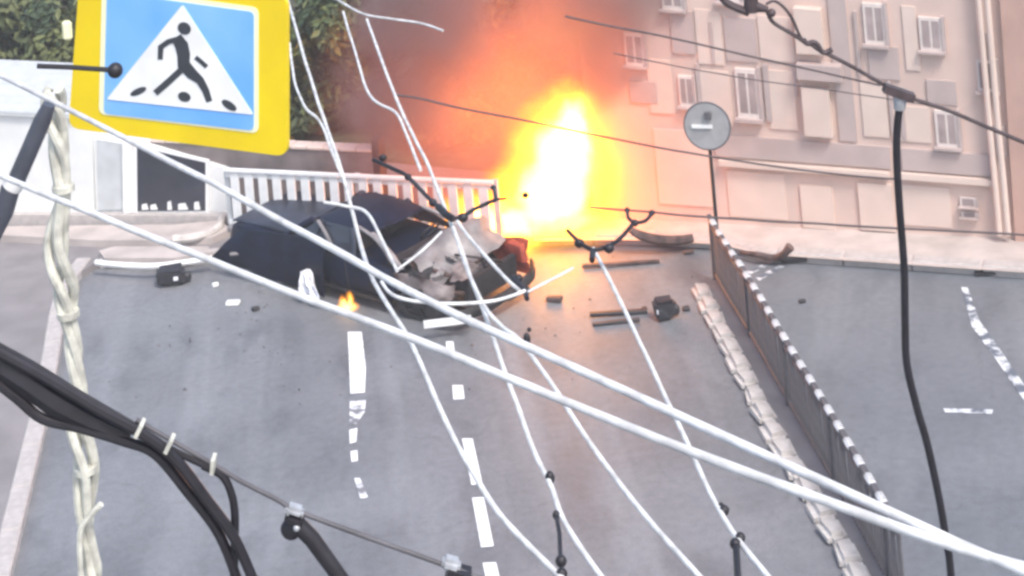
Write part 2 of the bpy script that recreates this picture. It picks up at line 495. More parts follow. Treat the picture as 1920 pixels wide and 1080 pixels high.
for q in ((1302, 16, 1350, 118), (1612, 152, 1660, 254), (1668, 196, 1742, 262), (1420, 28, 1484, 112), (1436, 130, 1488, 240), (1690, 10, 1716, 130), (1310, 130, 1366, 232), (1212, 110, 1256, 210)):
    fslab('pale_panel', lean(*q), 0.0, 0.025, M_FLIGHT)
for q in ((1688, 200, 1696, 258), (1846, 60, 1852, 150), (1486, 118, 1492, 180), (1664, 150, 1670, 250), (1304, 118, 1312, 236), (1852, 232, 1884, 290), (1330, 40, 1336, 118), (1600, 20, 1606, 140), (1430, 120, 1440, 226)):
    fslab('panel', lean(*q), 0.0, 0.045, M_FPANEL)
for q in ((1690, 345, 1780, 420), (1362, 318, 1470, 404), (1225, 240, 1330, 380)):
    fslab('pale_panel', lean(*q), 0.0, 0.025, M_FLIGHT)
fslab('doorway', lean(1608, 340, 1672, 428), 0.0, 0.05, M_FLIGHT)
fslab('doorway', lean(1500, 345, 1560, 425), 0.0, 0.04, M_FLIGHT)
for x in (1846, 1862):
    pth = [FB.pt(x - 14, -60, 0.16), FB.pt(x + 12, 240, 0.16), FB.pt(x + 22, 340, 0.16), FB.pt(x + 30, 432, 0.16)]
    put('downpipe', *tubevf(pth, 0.045, 8), M_FLIGHT, bld, True)

# ------------------------------------------------------------------ white kiosk on the left
A, B = gnd(-120, 428, KZ), gnd(428, 418, KZ)
HB = Plane(A, B - A)
kio = thing('kiosk', 'low white kiosk with a dark display window behind the crossing sign', 'kiosk', A)
def hslab(name, poly, a, b, m, parent=kio):
    v, f = slab(HB, poly, a, b); return put(name, v, f, m, parent)
hslab('wall', [(-160, 205), (172, 222), (178, 425), (-140, 430)], -2.4, 0.0, M_WALLW)
hslab('wall', [(174, 262), (422, 316), (432, 418), (180, 424.5)], -2.2, -0.03, M_WALLW)
hslab('roof', [(-168, 196), (176, 214), (176, 222), (-168, 205)], -2.5, 0.08, M_GREYP)
hslab('side_panel', [(181, 262), (228, 270), (230, 393), (184, 395)], -0.03, -0.01, M_GREYP)
hslab('column', [(231, 264), (250, 268), (252, 396), (233, 397)], -0.03, 0.05, M_WHITE)
win = hslab('window', [(251, 268), (392, 300), (392, 399), (252, 401)], -0.03, 0.02, M_WHITE)
hslab('pane', [(258, 274), (386, 304), (386, 394), (259, 395)], 0.02, 0.03, M_DKGLASS, win)
for x, w, h in ((268, 12, 9), (284, 13, 8), (316, 8, 14), (336, 18, 10), (366, 11, 13)):
    hslab('display_item', [(x, 391 - h), (x + w * 0.7, 389 - h), (x + w, 391), (x, 391.5)], 0.03, 0.05, M_WHITE, win)
hslab('plinth', [(-140, 396), (430, 398), (432, 420), (-140, 430)], 0.0, 0.14, M_KERB)
# step and ramp in front of it
st = thing('concrete_ramp', 'pale curved concrete ramp edge in front of the white kiosk', 'ramp', gnd(300, 455, KZ))
def gpoly(name, poly, z0, z1, m, parent):
    a = [gnd(x, y, KZ) for x, y in poly]
    v, f = prism([Vector((p.x, p.y, z0)) for p in a], [Vector((p.x, p.y, z1)) for p in a])
    return put(name, v, f, m, parent)
gpoly('slab', [(-100, 436), (330, 432), (415, 424), (432, 440), (400, 456), (330, 462), (180, 462), (-100, 446)], KZ - 0.02, KZ + 0.10, M_PAVE2, st)
edge = smooth_path([gnd(x, y, KZ + 0.12) for x, y in ((325, 449), (370, 444), (405, 430), (418, 408), (424, 392))], sub=6)
put('edge', *tubevf(edge, 0.07, 8), M_KERBW, st, True)
low = thing('low_kerb_island', 'low flat kerb island with white edge beside the black fragment on road', 'kerb', gnd(250, 480, KZ))
gpoly('slab', [(186, 478), (215, 470), (390, 470), (400, 480), (330, 492), (196, 492)], KZ - 0.02, KZ + 0.07, M_PAVE2, low)
edge = smooth_path([gnd(x, y, KZ + 0.09) for x, y in ((180, 492), (230, 497), (300, 498), (400, 484))], sub=6)
put('edge', *tubevf(edge, 0.045, 8), M_WHITE, low, True)

# ------------------------------------------------------------------ white slatted fence behind the wreck
A, B = gnd(436, 440, KZ), gnd(930, 470, KZ)
WF = Plane(A, B - A)
wf = thing('slatted_fence', 'white slatted fence with narrow dark gaps behind the wrecked car', 'fence', A)
sL = (B - A).length
ns = 18
sv, sf = bevbox(sL / ns * 0.60, 0.03, 0.98, 0.006)
sme = mesh_from('slat', sv, sf, M_WHITE)
ang = math.atan2(WF.s.y, WF.s.x)
for i in range(ns):
    p = A + WF.s * (i + 0.5) * sL / ns
    inst('slat', sme, wf, Matrix.Translation((p.x, p.y, KZ + 0.53 + random.uniform(-.012, .012))) @ Matrix.Rotation(ang, 4, 'Z') @ Matrix.Rotation(random.uniform(-.01, .01), 4, 'Y'))
for z in (0.2, 0.96):
    M = Matrix.Translation(A + WF.s * sL / 2 + Vector((0, 0, z)) - WF.n * 0.035) @ Matrix.Rotation(ang, 4, 'Z')
    put('rail', *boxvf(0, 0, 0, sL + 0.1, 0.035, 0.07, M), M_WHITE, wf)
put('cap_rail', *boxvf(0, 0, 0, sL + 0.1, 0.09, 0.035, Matrix.Translation(A + WF.s * sL / 2 + Vector((0, 0, 1.05))) @ Matrix.Rotation(ang, 4, 'Z')), M_WHITE, wf)
for s in (-0.05, sL * 0.5, sL + 0.05):
    M = Matrix.Translation(A + WF.s * s + Vector((0, 0, 0.5)) - WF.n * 0.08) @ Matrix.Rotation(ang, 4, 'Z')
    put('post', *boxvf(0, 0, 0, 0.09, 0.05, 1.12, M), M_GREYP, wf)
# backing wall that the gaps look onto
A2, B2 = gnd(300, 400, KZ), gnd(716, 426, KZ)
bw = thing('garden_wall', 'low grey brown wall with pale coping behind the white slatted fence', 'wall', A2)
WB = Plane(A2, B2 - A2); wl = (B2 - A2).length; wa = math.atan2(WB.s.y, WB.s.x)
MW = Matrix.Translation(A2 + WB.s * wl / 2) @ Matrix.Rotation(wa, 4, 'Z')
put('wall', *boxvf(0, 0, 0.62, wl, 0.2, 1.24, MW), mat('grey_brown_render', (0.19, 0.16, 0.155), 0.9, var=0.2, scale=3), bw)
cm = mesh_from('coping_stone', *bevbox(wl / 14 * 0.96, 0.26, 0.05, 0.01), M_FLIGHT)
for i in range(14):
    inst('coping_stone', cm, bw, MW @ Matrix.Translation((-wl / 2 + (i + 0.5) * wl / 14, 0, 1.266 + random.uniform(-.004, .004))))
put('end_post', *boxvf(wl / 2 + 0.06, 0, 0.72, 0.12, 0.24, 1.44, MW), M_IRON, bw)

# ------------------------------------------------------------------ trees
def leaf_crown(c, rad, nleaf, seed, size=0.11):
    rnd = random.Random(seed)
    V, F, mi = [], [], []
    clumps = []
    for _ in range(26):
        d = Vector((rnd.gauss(0, 1), rnd.gauss(0, 1), rnd.gauss(0, 1))).normalized() * (rnd.random() ** 0.4)
        clumps.append((Vector((d.x * rad[0], d.y * rad[1], d.z * rad[2])), rnd.uniform(0.28, 0.5), rnd.choice((0, 0, 1, 1, 2))))
    for i in range(nleaf):
        cc, cr, cm_ = rnd.choice(clumps)
        d = Vector((rnd.gauss(0, 1), rnd.gauss(0, 1), rnd.gauss(0, 0.8)))
        d = d.normalized() * cr * (0.5 + 0.5 * rnd.random())* min(rad)
        p = c + cc + d * 1.1
        nn = (d.normalized() + Vector((rnd.gauss(0, .6), rnd.gauss(0, .6), rnd.gauss(0, .6) + 0.3))).normalized()
        u = nn.orthogonal().normalized(); u = Matrix.Rotation(rnd.uniform(0, 6.28), 3, nn) @ u
        w = nn.cross(u)
        s = size * rnd.uniform(0.6, 1.3)
        k = len(V)
        V += [p - u * s, p + w * s * 0.45 + nn * s * .12, p + u * s, p - w * s * 0.45 + nn * s * .12]
        F.append((k, k + 1, k + 2, k + 3)); mi.append(cm_ if rnd.random() < 0.8 else rnd.randrange(3))
    return V, F, mi

def tree(px, py, depth, crown_px, rpx, seed, label, name='tree', nleaf=7000):
    """px,depth: trunk foot; crown centre and radii surveyed in px at that depth."""
    d = ray(px, py)
    base = gnd(px, py, KZ) if depth is None else Vector((at(px, py, depth).x, depth, KZ))
    depth = base.y
    cc = at(crown_px[0], crown_px[1], depth)
    k = depth / FPX
    rad = (rpx[0] * k, rpx[0] * k * 0.8, rpx[1] * k)
    t = thing(name, label, 'tree', base, 'trees behind the white fence')
    rnd = random.Random(seed)
    top = Vector((cc.x, cc.y, cc.z + rad[2] * 0.5))
    mid = base.lerp(top, 0.45) + Vector((rnd.uniform(-.15, .15), rnd.uniform(-.1, .1), 0))
    pts, rr = smooth_path([base, mid, top], [0.13, 0.09, 0.03], 6)
    put('trunk', *tubevf(pts, rr, 8), M_BARK, t, True)
    for i in range(6):
        q = base.lerp(top, 0.35 + 0.08 * i)
        e = q + Vector((rnd.uniform(-1, 1) * rad[0] * .8, rnd.uniform(-1, 1) * rad[1] * .7, rnd.uniform(.1, .5) * rad[2]))
        pts, rr = smooth_path([q, q.lerp(e, .5) + Vector((0, 0, .1)), e], [0.05, 0.035, 0.01], 4)
        put('limb', *tubevf(pts, rr, 6), M_BARK, t, True)
    V, F, mi = leaf_crown(cc, rad, nleaf, seed)
    o = put('crown', V, F, None, t)
    for m in M_LEAF: o.data.materials.append(m)
    o.data.polygons.foreach_set('material_index', mi)
    return t

tree(40, 190, None, (30, 80), (120, 150), 1, 'dark green tree at the far left above the white kiosk')
tree(190, 205, None, (160, 110), (130, 140), 2, 'leafy tree mostly hidden behind the yellow crossing sign')
tree(330, 240, None, (330, 60), (150, 190), 12, 'tall tree directly behind the pedestrian pictogram sign')
tree(480, 262, None, (480, 190), (120, 130), 3, 'low bushy tree showing just below the yellow sign corner')
tree(600, 250, None, (600, 120), (110, 190), 4, 'olive green tree right of the yellow sign behind the wires')
tree(735, 255, None, (720, 60), (130, 170), 5, 'brownish tree wrapped in the smoke left of the fire')
tree(860, 260, None, (850, 90), (110, 200), 6, 'smoke darkened tree directly left of the flames')
tree(250, 130, 40.0, (260, -60), (260, 160), 7, 'background tree at the top edge above the sign')
tree(700, 130, 40.0, (700, -50), (260, 150), 8, 'background tree at the top edge above the smoke')
tree(1030, 250, 34.0, (1030, 80), (110, 200), 19, 'dark tree against the end wall of the apartment block', nleaf=6000)
tree(960, 200, 36.0, (930, 10), (120, 200), 9, 'dark tree beside the apartment block behind the flames')

# ------------------------------------------------------------------ roadside barrier with kerb stones
base_px = [(1342, 528), (1372, 580), (1420, 660), (1480, 768), (1560, 908), (1650, 1072), (1700, 1160)]
fb = smooth_path([gnd(x, y) for x, y in base_px], sub=8)
bar = thing('road_barrier', 'grey picket road barrier with white dashed top rail dividing the roads', 'barrier', fb[0])
FZ = 0.92
pk = mesh_from('picket', *boxvf(0, 0, 0.46, 0.03, 0.02, 0.86), M_FENCE)
for p, d in along(fb, 0.075):
    inst('picket', pk, bar, Matrix.Translation(p) @ Matrix.Rotation(math.atan2(d.y, d.x), 4, 'Z') @ Matrix.Rotation(random.uniform(-.02, .02), 4, 'X'))
po = mesh_from('post', *boxvf(0, 0, 0.47, 0.06, 0.06, 0.94), M_FENCE)
for p, d in along(fb, 1.9):
    inst('post', po, bar, Matrix.Translation(p) @ Matrix.Rotation(math.atan2(d.y, d.x), 4, 'Z'))
for z in (0.12, 0.80):
    put('rail', *tubevf([p + Vector((0, 0, z)) for p in fb], 0.022, 6), M_FENCE, bar, True)
rs = mesh_from('white_rail_segment', *bevbox(0.20, 0.085, 0.06, 0.02), M_FENCEW)
rd = mesh_from('dark_rail_segment', *bevbox(0.18, 0.06, 0.045, 0.006), M_FENCE)
for i, (p, d) in enumerate(along(fb, 0.185)):
    M = Matrix.Translation(p + Vector((0, 0, FZ + random.uniform(-.006, .006)))) @ Matrix.Rotation(math.atan2(d.y, d.x), 4, 'Z')
    inst('rail_segment', rs if i % 2 else rd, bar, M)
# whitewashed kerb stones at the barrier's foot
kp = smooth_path([gnd(x, y) for x, y in ((1328, 548), (1352, 598), (1385, 660), (1440, 768), (1510, 890), (1575, 995), (1640, 1110))], sub=6)
mk = struct(bpy.data.objects.new('median_kerb', None)); COL.objects.link(mk)
kms = []
for k in range(4):
    v, f = bevbox(0.43, 0.24, 0.15, 0.05, 2)
    v = [p + noise.noise_vector(p * 6 + Vector((k * 7, 0, 0))) * 0.035 for p in v]
    kms.append(mesh_from('kerb_stone', v, f, M_KERBW, True, 50))
for i, (p, d) in enumerate(along(kp, 0.44, 0.1)):
    nn = Vector((d.y, -d.x, 0)) * -0.10 
    M = Matrix.Translation(p - nn * random.uniform(.85, 1.1) + Vector((0, 0, random.uniform(.035, .06)))) @ Matrix.Rotation(math.atan2(d.y, d.x) + random.uniform(-.07, .07), 4, 'Z') @ Matrix.Rotation(random.uniform(-.05, .05), 4, 'X') @ Matrix.Scale(random.uniform(.85, 1.05), 4, Vector((1, 0, 0)))
    inst('kerb_stone', kms[i % 4], mk, M)
# low strip between stones and pickets
strip = [p for p in kp[::3]]
L_ = [Vector((p.x, p.y, 0.05)) for p in kp[::3]]
R_ = [Vector((p.x, p.y, 0.05)) for p in reversed(fb[::4])]
struct(put('median_strip', L_ + R_, [tuple(range(len(L_) + len(R_)))], M_PAVE))

# ------------------------------------------------------------------ round traffic sign on its post, seen from behind
foot = gnd(1352, 520)
sd = foot.y
disc = at(1320, 235, sd)
rs_ = thing('round_traffic_sign', 'round grey traffic sign on a thin post at the barrier end', 'sign', foot)
top = Vector((foot.x, foot.y, disc.z + 0.28))
put('post', *tubevf([foot, top], 0.028, 10), M_IRON, rs_, True)
nrm = (CAM_POS - disc); nrm.z *= 0.15; nrm = Matrix.Rotation(R(-12), 3, 'Z') @ nrm.normalized()
dc = Vector((foot.x, foot.y, disc.z)) + nrm * 0.05
dp = put('disc', *tubevf([dc - nrm * 0.01, dc + nrm * 0.01], 0.335, 40), M_SIGNBACK, rs_, True)
rim = [dc + Matrix.Rotation(2 * math.pi * k / 40, 3, nrm) @ (nrm.orthogonal().normalized() * 0.335) for k in range(41)]
put('rim', *tubevf(rim, 0.016, 6), M_FENCE, dp, True)
side = nrm.cross(Vector((0, 0, 1))).normalized() * -1
put('bracket', *boxvf(0, 0, 0, 0.30, 0.03, 0.045, Matrix.Translation(dc + nrm * 0.028 + side * -0.07) @ Matrix.Rotation(math.atan2(side.y, side.x), 4, 'Z')), M_WHITE, rs_)
put('clamp', *boxvf(0, 0, 0, 0.09, 0.08, 0.10, Matrix.Translation(dc + nrm * 0.03 + Vector((0, 0, 0.16)) + side * .03) @ Matrix.Rotation(math.atan2(side.y, side.x), 4, 'Z')), M_FENCE, rs_)

# ------------------------------------------------------------------ wrecked car
RN, FN = gnd(410, 506), gnd(862, 636)
ax = (FN - RN); CARLEN = ax.length
yaw = math.atan2(ax.y, ax.x)
HW = 0.80
SC = CARLEN / 4.3
print('CARLEN', CARLEN, 'yaw', math.degrees(yaw))
ctr = RN + ax * 0.5 + Vector((-ax.normalized().y, ax.normalized().x, 0)) * HW * SC
car = thing('wrecked_car', 'dark blue wrecked saloon car with torn open front beside the fireball', 'car', ctr)
car.rotation_euler.z = yaw
car.scale = (SC, SC * 0.88, SC * 0.64)   # roof and body crushed down in the crash
def cput(name, vf, m, parent=car, smooth=False, angle=None):
    me = mesh_from(name, vf[0], vf[1], m, smooth, angle)
    ob = bpy.data.objects.new(name, me); COL.objects.link(ob); ob.parent = parent
    return ob
def crumple(vf, amp, fr, seed=0.0, front=None):
    v = []
    for p in vf[0]:
        k = amp if front is None else amp * max(0, min(1, (p.x - front[0]) / (front[1] - front[0])))
        v.append(p + noise.noise_vector(p * fr + Vector((seed, seed * 1.7, 0))) * k + noise.noise_vector(p * fr * 2.7 + Vector((seed, 3, 0))) * k * 0.4)
    return v, vf[1]
def loft(sections, cap=True):
    n = len(sections[0]); V = [p for s in sections for p in s]; F = []
    for i in range(len(sections) - 1):
        for k in range(n - 1):
            a = i * n + k
            F.append((a, a + 1, a + 1 + n, a + n))
        F.append((i * n + n - 1, i * n, (i + 1) * n, (i + 1) * n + n - 1))
    if cap:
        F.append(tuple(range(n))); F.append(tuple(range((len(sections) - 1) * n, len(sections) * n)))
    return V, F
def sec(x, w, z0, belt, crown):
    half = [(w * .80, z0), (w * .95, z0 + .06), (w * .99, z0 + .2), (w, z0 + (belt - z0) * .55), (w * .985, z0 + (belt - z0) * .8), (w * .93, belt), (w * .80, belt + crown * .5), (w * .4, belt + crown)]
    return [Vector((x, y, z)) for y, z in half] + [Vector((x, -y, z)) for y, z in reversed(half)]
st_ = [(-2.15, .62, .38, .66, .02), (-2.10, .70, .30, .84, .03), (-1.95, .76, .25, .93, .03), (-1.6, .79, .22, .945, .03), (-1.2, .80, .2, .94, .02), (-.7, .80, .19, .92, .0), (-.2, .80, .19, .91, .0), (.3, .80, .19, .90, .0), (.8, .80, .19, .89, .0), (1.05, .80, .2, .88, .02), (1.2, .79, .22, .84, .0)]
bv = loft([sec(*s) for s in st_])
bv = (bv[0], bv[1])
# finer body, wheel arches cut out
me = mesh_from('body', *bv, M_NAVY)
body = bpy.data.objects.new('body', me); COL.objects.link(body)
cut_bm = []
for sx in (-1.32, 1.36):
    cv, cf = tubevf([Vector((sx, -1.2, .31)), Vector((sx, 1.2, .31))], 0.37, 24)
    cme = mesh_from('cut', cv, cf, None); co = bpy.data.objects.new('cut', cme); COL.objects.link(co); cut_bm.append(co)
ss = body.modifiers.new('s', 'SUBSURF'); ss.levels = 1; ss.render_levels = 1
for c in cut_bm:
    md = body.modifiers.new('b', 'BOOLEAN'); md.operation = 'DIFFERENCE'; md.object = c; md.solver = 'EXACT'
bpy.context.view_layer.update()
dg = bpy.context.evaluated_depsgraph_get()
ev = bpy.data.meshes.new_from_object(body.evaluated_get(dg))
body.modifiers.clear()
body.data = ev
for c in cut_bm: bpy.data.objects.remove(c)
ev.polygons.foreach_set('use_smooth', [True] * len(ev.polygons)); ev.set_sharp_from_angle(angle=R(38))
if not ev.materials: ev.materials.append(M_NAVY)
body.parent = car
for v in ev.vertices:
    k = max(0, min(1, (v.co.x - .3) / 1.0))
    v.co += noise.noise_vector(v.co * 3.0) * 0.05 * k + noise.noise_vector(v.co * 2.0) * 0.035
# door seams and handles on the near side (slightly recessed dark grooves as thin strips)
for x in (-0.62, 0.24, 1.04):
    cput('door_seam', tubevf([Vector((x, -.806, .28)), Vector((x - .02, -.808, .55)), Vector((x - .05, -.79, .76)), Vector((x - .08, -.755, .90))], 0.008, 6), M_SOOT)
for x in (-0.48, 0.40):
    cput('door_handle', bevat := (lambda vf: ([p + Vector((x, -.805, .78)) for p in vf[0]], vf[1]))(bevbox(.15, .03, .025, .008)), M_NAVY)
cput('sill_trim', boxvf(-.0, -.80, .235, 1.9, .03, .06), M_SOOT)
# cabin: roof, pillars, glass
def P(x, y, z): return Vector((x, y, z))
roof_secs = []
for x, z, w in ((-.56, 1.36, .54), (-.44, 1.41, .575), (-.1, 1.44, .595), (.3, 1.43, .585), (.54, 1.38, .55)):
    roof_secs.append([P(x, w, z - .05), P(x, w * .8, z), P(x, 0, z + .02), P(x, -w * .8, z), P(x, -w, z - .05), P(x, -w * .8, z - .045), P(x, 0, z - .03), P(x, w * .8, z - .045)])
cput('roof', crumple(loft(roof_secs), .13, 3.0, 4), M_NAVY, smooth=True, angle=50)
for s in (-1, 1):
    ap = smooth_path([P(1.12, s * .72, .89), P(.86, s * .66, 1.15), P(.52, s * .55, 1.36)], sub=4)
    bp_ = smooth_path([P(.30, s * .765, .90), P(.26, s * .68, 1.15), P(.20, s * .585, 1.40)], sub=4)
    cp = smooth_path([P(-.42, s * .755, .92), P(-.40, s * .67, 1.15), P(-.34, s * .57, 1.39)], sub=4)
    dp_ = smooth_path([P(-.95, s * .70, .95), P(-.76, s * .63, 1.17), P(-.55, s * .53, 1.35)], sub=4)
    for pp, r_, mm in ((ap, .04, M_BARE), (bp_, .04, M_NAVYTOP), (cp, .035, M_NAVYTOP), (dp_, .06, M_NAVY)):  # front pillars' pale metal stands in for sky reflected in gloss paint
        cput('pillar', tubevf(crumple((pp, []), .03, 2, s)[0], r_, 8), mm, smooth=True)
    g1 = [P(1.06, s * .735, .905), P(.32, s * .755, .91), P(.22, s * .585, 1.37), P(.50, s * .555, 1.35)]
    g2 = [P(.28, s * .755, .91), P(-.40, s * .755, .92), P(-.33, s * .575, 1.37), P(.18, s * .59, 1.38)]
    g3 = [P(-.45, s * .745, .93), P(-.86, s * .70, .95), P(-.55, s * .55, 1.33), P(-.37, s * .57, 1.36)]
    for g in ((g1, g2, g3) if s > 0 else (g2, g3)):
        cput('side_window', prism(g, [p + Vector((0, -s * .012, 0)) for p in g]), M_DKGLASS)
g = [P(1.10, -.70, .89), P(1.10, .70, .89), P(.56, .53, 1.35), P(.56, -.53, 1.35)]
for y_ in (-.36, .36):
    sb_ = bevbox(.16, .46, .62, .06, 2)
    cput('seat', ([Matrix.Rotation(R(-14), 3, 'Y') @ p + P(.10, y_, 1.0) for p in sb_[0]], sb_[1]), M_SOOT, smooth=True, angle=50)
db_ = bevbox(.30, 1.36, .16, .05, 2)
cput('dashboard', crumple(([p + P(.98, 0, .93) for p in db_[0]], db_[1]), .04, 4, 6), M_SOOT, smooth=True)
ring_ = [P(.76, .36, 1.02) + Matrix.Rotation(R(-60), 3, 'Y') @ Vector((math.cos(a) * .17, math.sin(a) * .17, 0)) for a in [2 * math.pi * k / 20 for k in range(21)]]
cput('steering_wheel', tubevf(ring_, .016, 6), M_SOOT)
g = [P(-.93, -.66, .955), P(-.93, .66, .955), P(-.58, .52, 1.345), P(-.58, -.52, 1.345)]
cput('rear_window', prism(g, [p + Vector((.02, 0, -.01)) for p in g]), M_DKGLASS)
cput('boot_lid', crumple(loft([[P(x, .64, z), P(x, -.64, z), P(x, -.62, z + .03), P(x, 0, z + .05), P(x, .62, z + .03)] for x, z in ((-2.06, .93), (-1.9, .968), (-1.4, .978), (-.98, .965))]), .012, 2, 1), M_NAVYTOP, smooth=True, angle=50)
# torn strip of roof rail hanging across the side glass
cput('torn_roof_rail', tubevf(smooth_path([P(-.40, -.62, 1.40), P(-.18, -.71, 1.20), P(.02, -.80, .96)], sub=5), .028, 6), M_BARE, smooth=True)
cput('torn_roof_rail', tubevf(smooth_path([P(.30, -.58, 1.44), P(.66, -.62, 1.28), P(.98, -.72, .98)], sub=5), .03, 6), M_BARE, smooth=True)
# wheels
def wheel(x, y, s, tilt=0.0, z=.30):
    w = bpy.data.objects.new('wheel', None); COL.objects.link(w); w.parent = car; w.location = (x, y, z); w.rotation_euler = (tilt, 0, tilt * 1.5)
    prof = [(.20, -.085), (.275, -.095), (.30, -.07), (.305, 0), (.30, .07), (.275, .095), (.20, .085)]
    V, F = [], []
    n = 28
    for k in range(n):
        a = 2 * math.pi * k / n
        for r_, yy in prof: V.append(P(r_ * math.cos(a), yy, r_ * math.sin(a)))
    m_ = len(prof)
    for k in range(n):
        for j in range(m_):
            F.append((k * m_ + j, k * m_ + (j + 1) % m_, ((k + 1) % n) * m_ + (j + 1) % m_, ((k + 1) % n) * m_ + j))
    cput('tyre', (V, F), M_TYRE, w, True, 40)
    parts_ = [tubevf([P(0, s * .02, 0), P(0, s * .05, 0)], .19, 24), tubevf([P(0, s * .05, 0), P(0, s * .075, 0)], .06, 12)]
    for k in range(5):
        a = 2 * math.pi * k / 5
        parts_.append(boxvf(0, 0, 0, .14, .03, .045, Matrix.Translation((math.cos(a) * .12, s * .06, math.sin(a) * .12)) @ Matrix.Rotation(-a, 4, 'Y')))
    cput('rim', join(*parts_), M_RIM, w)
wheel(-1.32, -.70, -1); wheel(-1.32, .70, 1); wheel(1.36, -.70, -1, .16); wheel(1.40, .66, 1, -.2)
# rear end
cput('tail_light', crumple(([p + Vector((-2.08, -.60, .76)) for p in bevbox(.10, .22, .12, .02)[0]], bevbox(.10, .22, .12, .02)[1]), .01, 3), M_BARE)
cput('rear_bumper', ([p + Vector((-2.12, 0, .42)) for p in bevbox(.16, 1.36, .2, .05, 2)[0]], bevbox(.16, 1.36, .2, .05, 2)[1]), M_NAVY, smooth=True)
# torn-open front: frame rails, engine, radiator support, bonnet, wings, bumper
for s in (-1, 1):
    cput('frame_rail', tubevf(crumple((smooth_path([P(1.0, s * .5, .42), P(1.6, s * .5, .40), P(2.05, s * .46, .40 + .05 * s)], sub=5), []), .06, 2, s * 3)[0], .055, 6), M_BURN)
cput('firewall', crumple(boxvf(1.18, 0, .60, .05, 1.4, .6), .03, 3), M_SOOT)
eb = bevbox(.55, .62, .38, .05)
cput('engine_block', crumple(([p + P(1.55, -.02, .60) for p in eb[0]], eb[1]), .05, 4), M_ENG)
hb = bevbox(.40, .26, .12, .03)
cput('engine_cover', crumple(([p + P(1.52, -.12, .84) for p in hb[0]], hb[1]), .03, 4, 2), M_BARE)
for k, (a, b, c, r_) in enumerate(((P(1.25, -.5, .75), P(1.5, -.55, .92), P(1.85, -.35, .7), .035), (P(1.3, .3, .8), P(1.55, .35, .98), P(1.9, .1, .75), .04), (P(1.4, -.3, .5), P(1.8, -.6, .62), P(2.0, -.3, .5), .03), (P(1.3, 0, .9), P(1.7, -.1, 1.02), P(2.0, .3, .8), .02))):
    cput('hose', tubevf(smooth_path([a, b, c], sub=6), r_, 7), M_SOOT if k % 2 else M_BURN, smooth=True)
def grid(x0, x1, y0, y1, nx, ny, fz):
    V = [P(x0 + (x1 - x0) * i / nx, y0 + (y1 - y0) * j / ny, 0) for i in range(nx + 1) for j in range(ny + 1)]
    for p in V: p.z = fz(p.x, p.y)
    F = [(i * (ny + 1) + j, i * (ny + 1) + j + 1, (i + 1) * (ny + 1) + j + 1, (i + 1) * (ny + 1) + j) for i in range(nx) for j in range(ny)]
    return V, F
def shell(vf, t=.012):
    v, f = vf; n = len(v)
    bm = bmesh.new(); bv_ = [bm.verts.new(p) for p in v]
    for q in f: bm.faces.new([bv_[i] for i in q])
    bmesh.ops.recalc_face_normals(bm, faces=bm.faces)
    bmesh.ops.solidify(bm, geom=bm.faces[:], thickness=t)
    bm.verts.index_update()
    r = [x.co.copy() for x in bm.verts], [tuple(q.index for q in p.verts) for p in bm.faces]
    bm.free(); return r
hood = grid(1.05, 1.78, -.70, .72, 12, 12, lambda x, y: .90 + .42 * math.exp(-((x - 1.34 - .12 * y) / .20) ** 2) * (1 - .35 * abs(y - .1)) - .25 * max(0, x - 1.55) + .10 * y)
cput('bonnet', shell(crumple(hood, .10, 3.2, 5)), M_BARE, smooth=True, angle=60)
wing = grid(1.02, 2.0, .30, .86, 12, 6, lambda x, y: 0)
wing = ([P(p.x + .08 * math.sin(p.z * 8), -.80 - .04 * math.sin(p.x * 5), p.y) for p in wing[0]], wing[1])
wing = ([p for p in wing[0]], [q for q in wing[1] if not (all((wing[0][i] - P(1.36, wing[0][i].y, .31)).length < .40 for i in q))])
cput('wing', shell(crumple(wing, .09, 3, 8)), M_WINGC, smooth=True, angle=60)
wing2 = grid(1.1, 2.05, .35, .95, 10, 6, lambda x, y: 0)
wing2 = ([P(p.x, .80, p.y) for p in wing2[0]], wing2[1])
cput('wing', shell(crumple(wing2, .10, 3, 11)), M_RUSTGLOW, smooth=True, angle=60)
cput('radiator', crumple(boxvf(1.98, .05, .58, .07, 1.05, .42), .06, 3, 1), M_SOOT)
red = bevbox(.26, .14, .44, .03)
cput('red_fender_end', crumple(([Matrix.Rotation(R(10), 3, 'X') @ p + P(1.98, .72, .78) for p in red[0]], red[1]), .05, 3, 3), M_RUSTGLOW, smooth=True)
bm_path = [P(1.62, -.86, .33), P(2.0, -.80, .30), P(2.16, -.40, .30), P(2.22, .15, .32), P(2.20, .62, .36), P(2.02, .92, .42)]
cput('front_bumper', crumple(loft([[q + P(0, 0, -.13), q + P(.05, -.02, -.05), q + P(.06, -.02, .06), q + P(.01, 0, .12), q + P(-.05, .02, .08), q + P(-.05, .02, -.1)] for q in smooth_path(bm_path, sub=4)]), .05, 3, 7), M_SOOT, smooth=True, angle=50)
bpy.context.view_layer.update()
ci = car.matrix_world.inverted()
pc = gnd(842, 632) + Vector((0, -.05, .235))
cput('number_plate', ([ci @ (p + pc) for p in boxvf(0, 0, 0, .66, .025, .10, Matrix.Rotation(R(-2), 4, 'Y'))[0]], boxvf(0, 0, 0, 1, 1, 1)[1]), M_WHITE)
flr = random.Random(21)
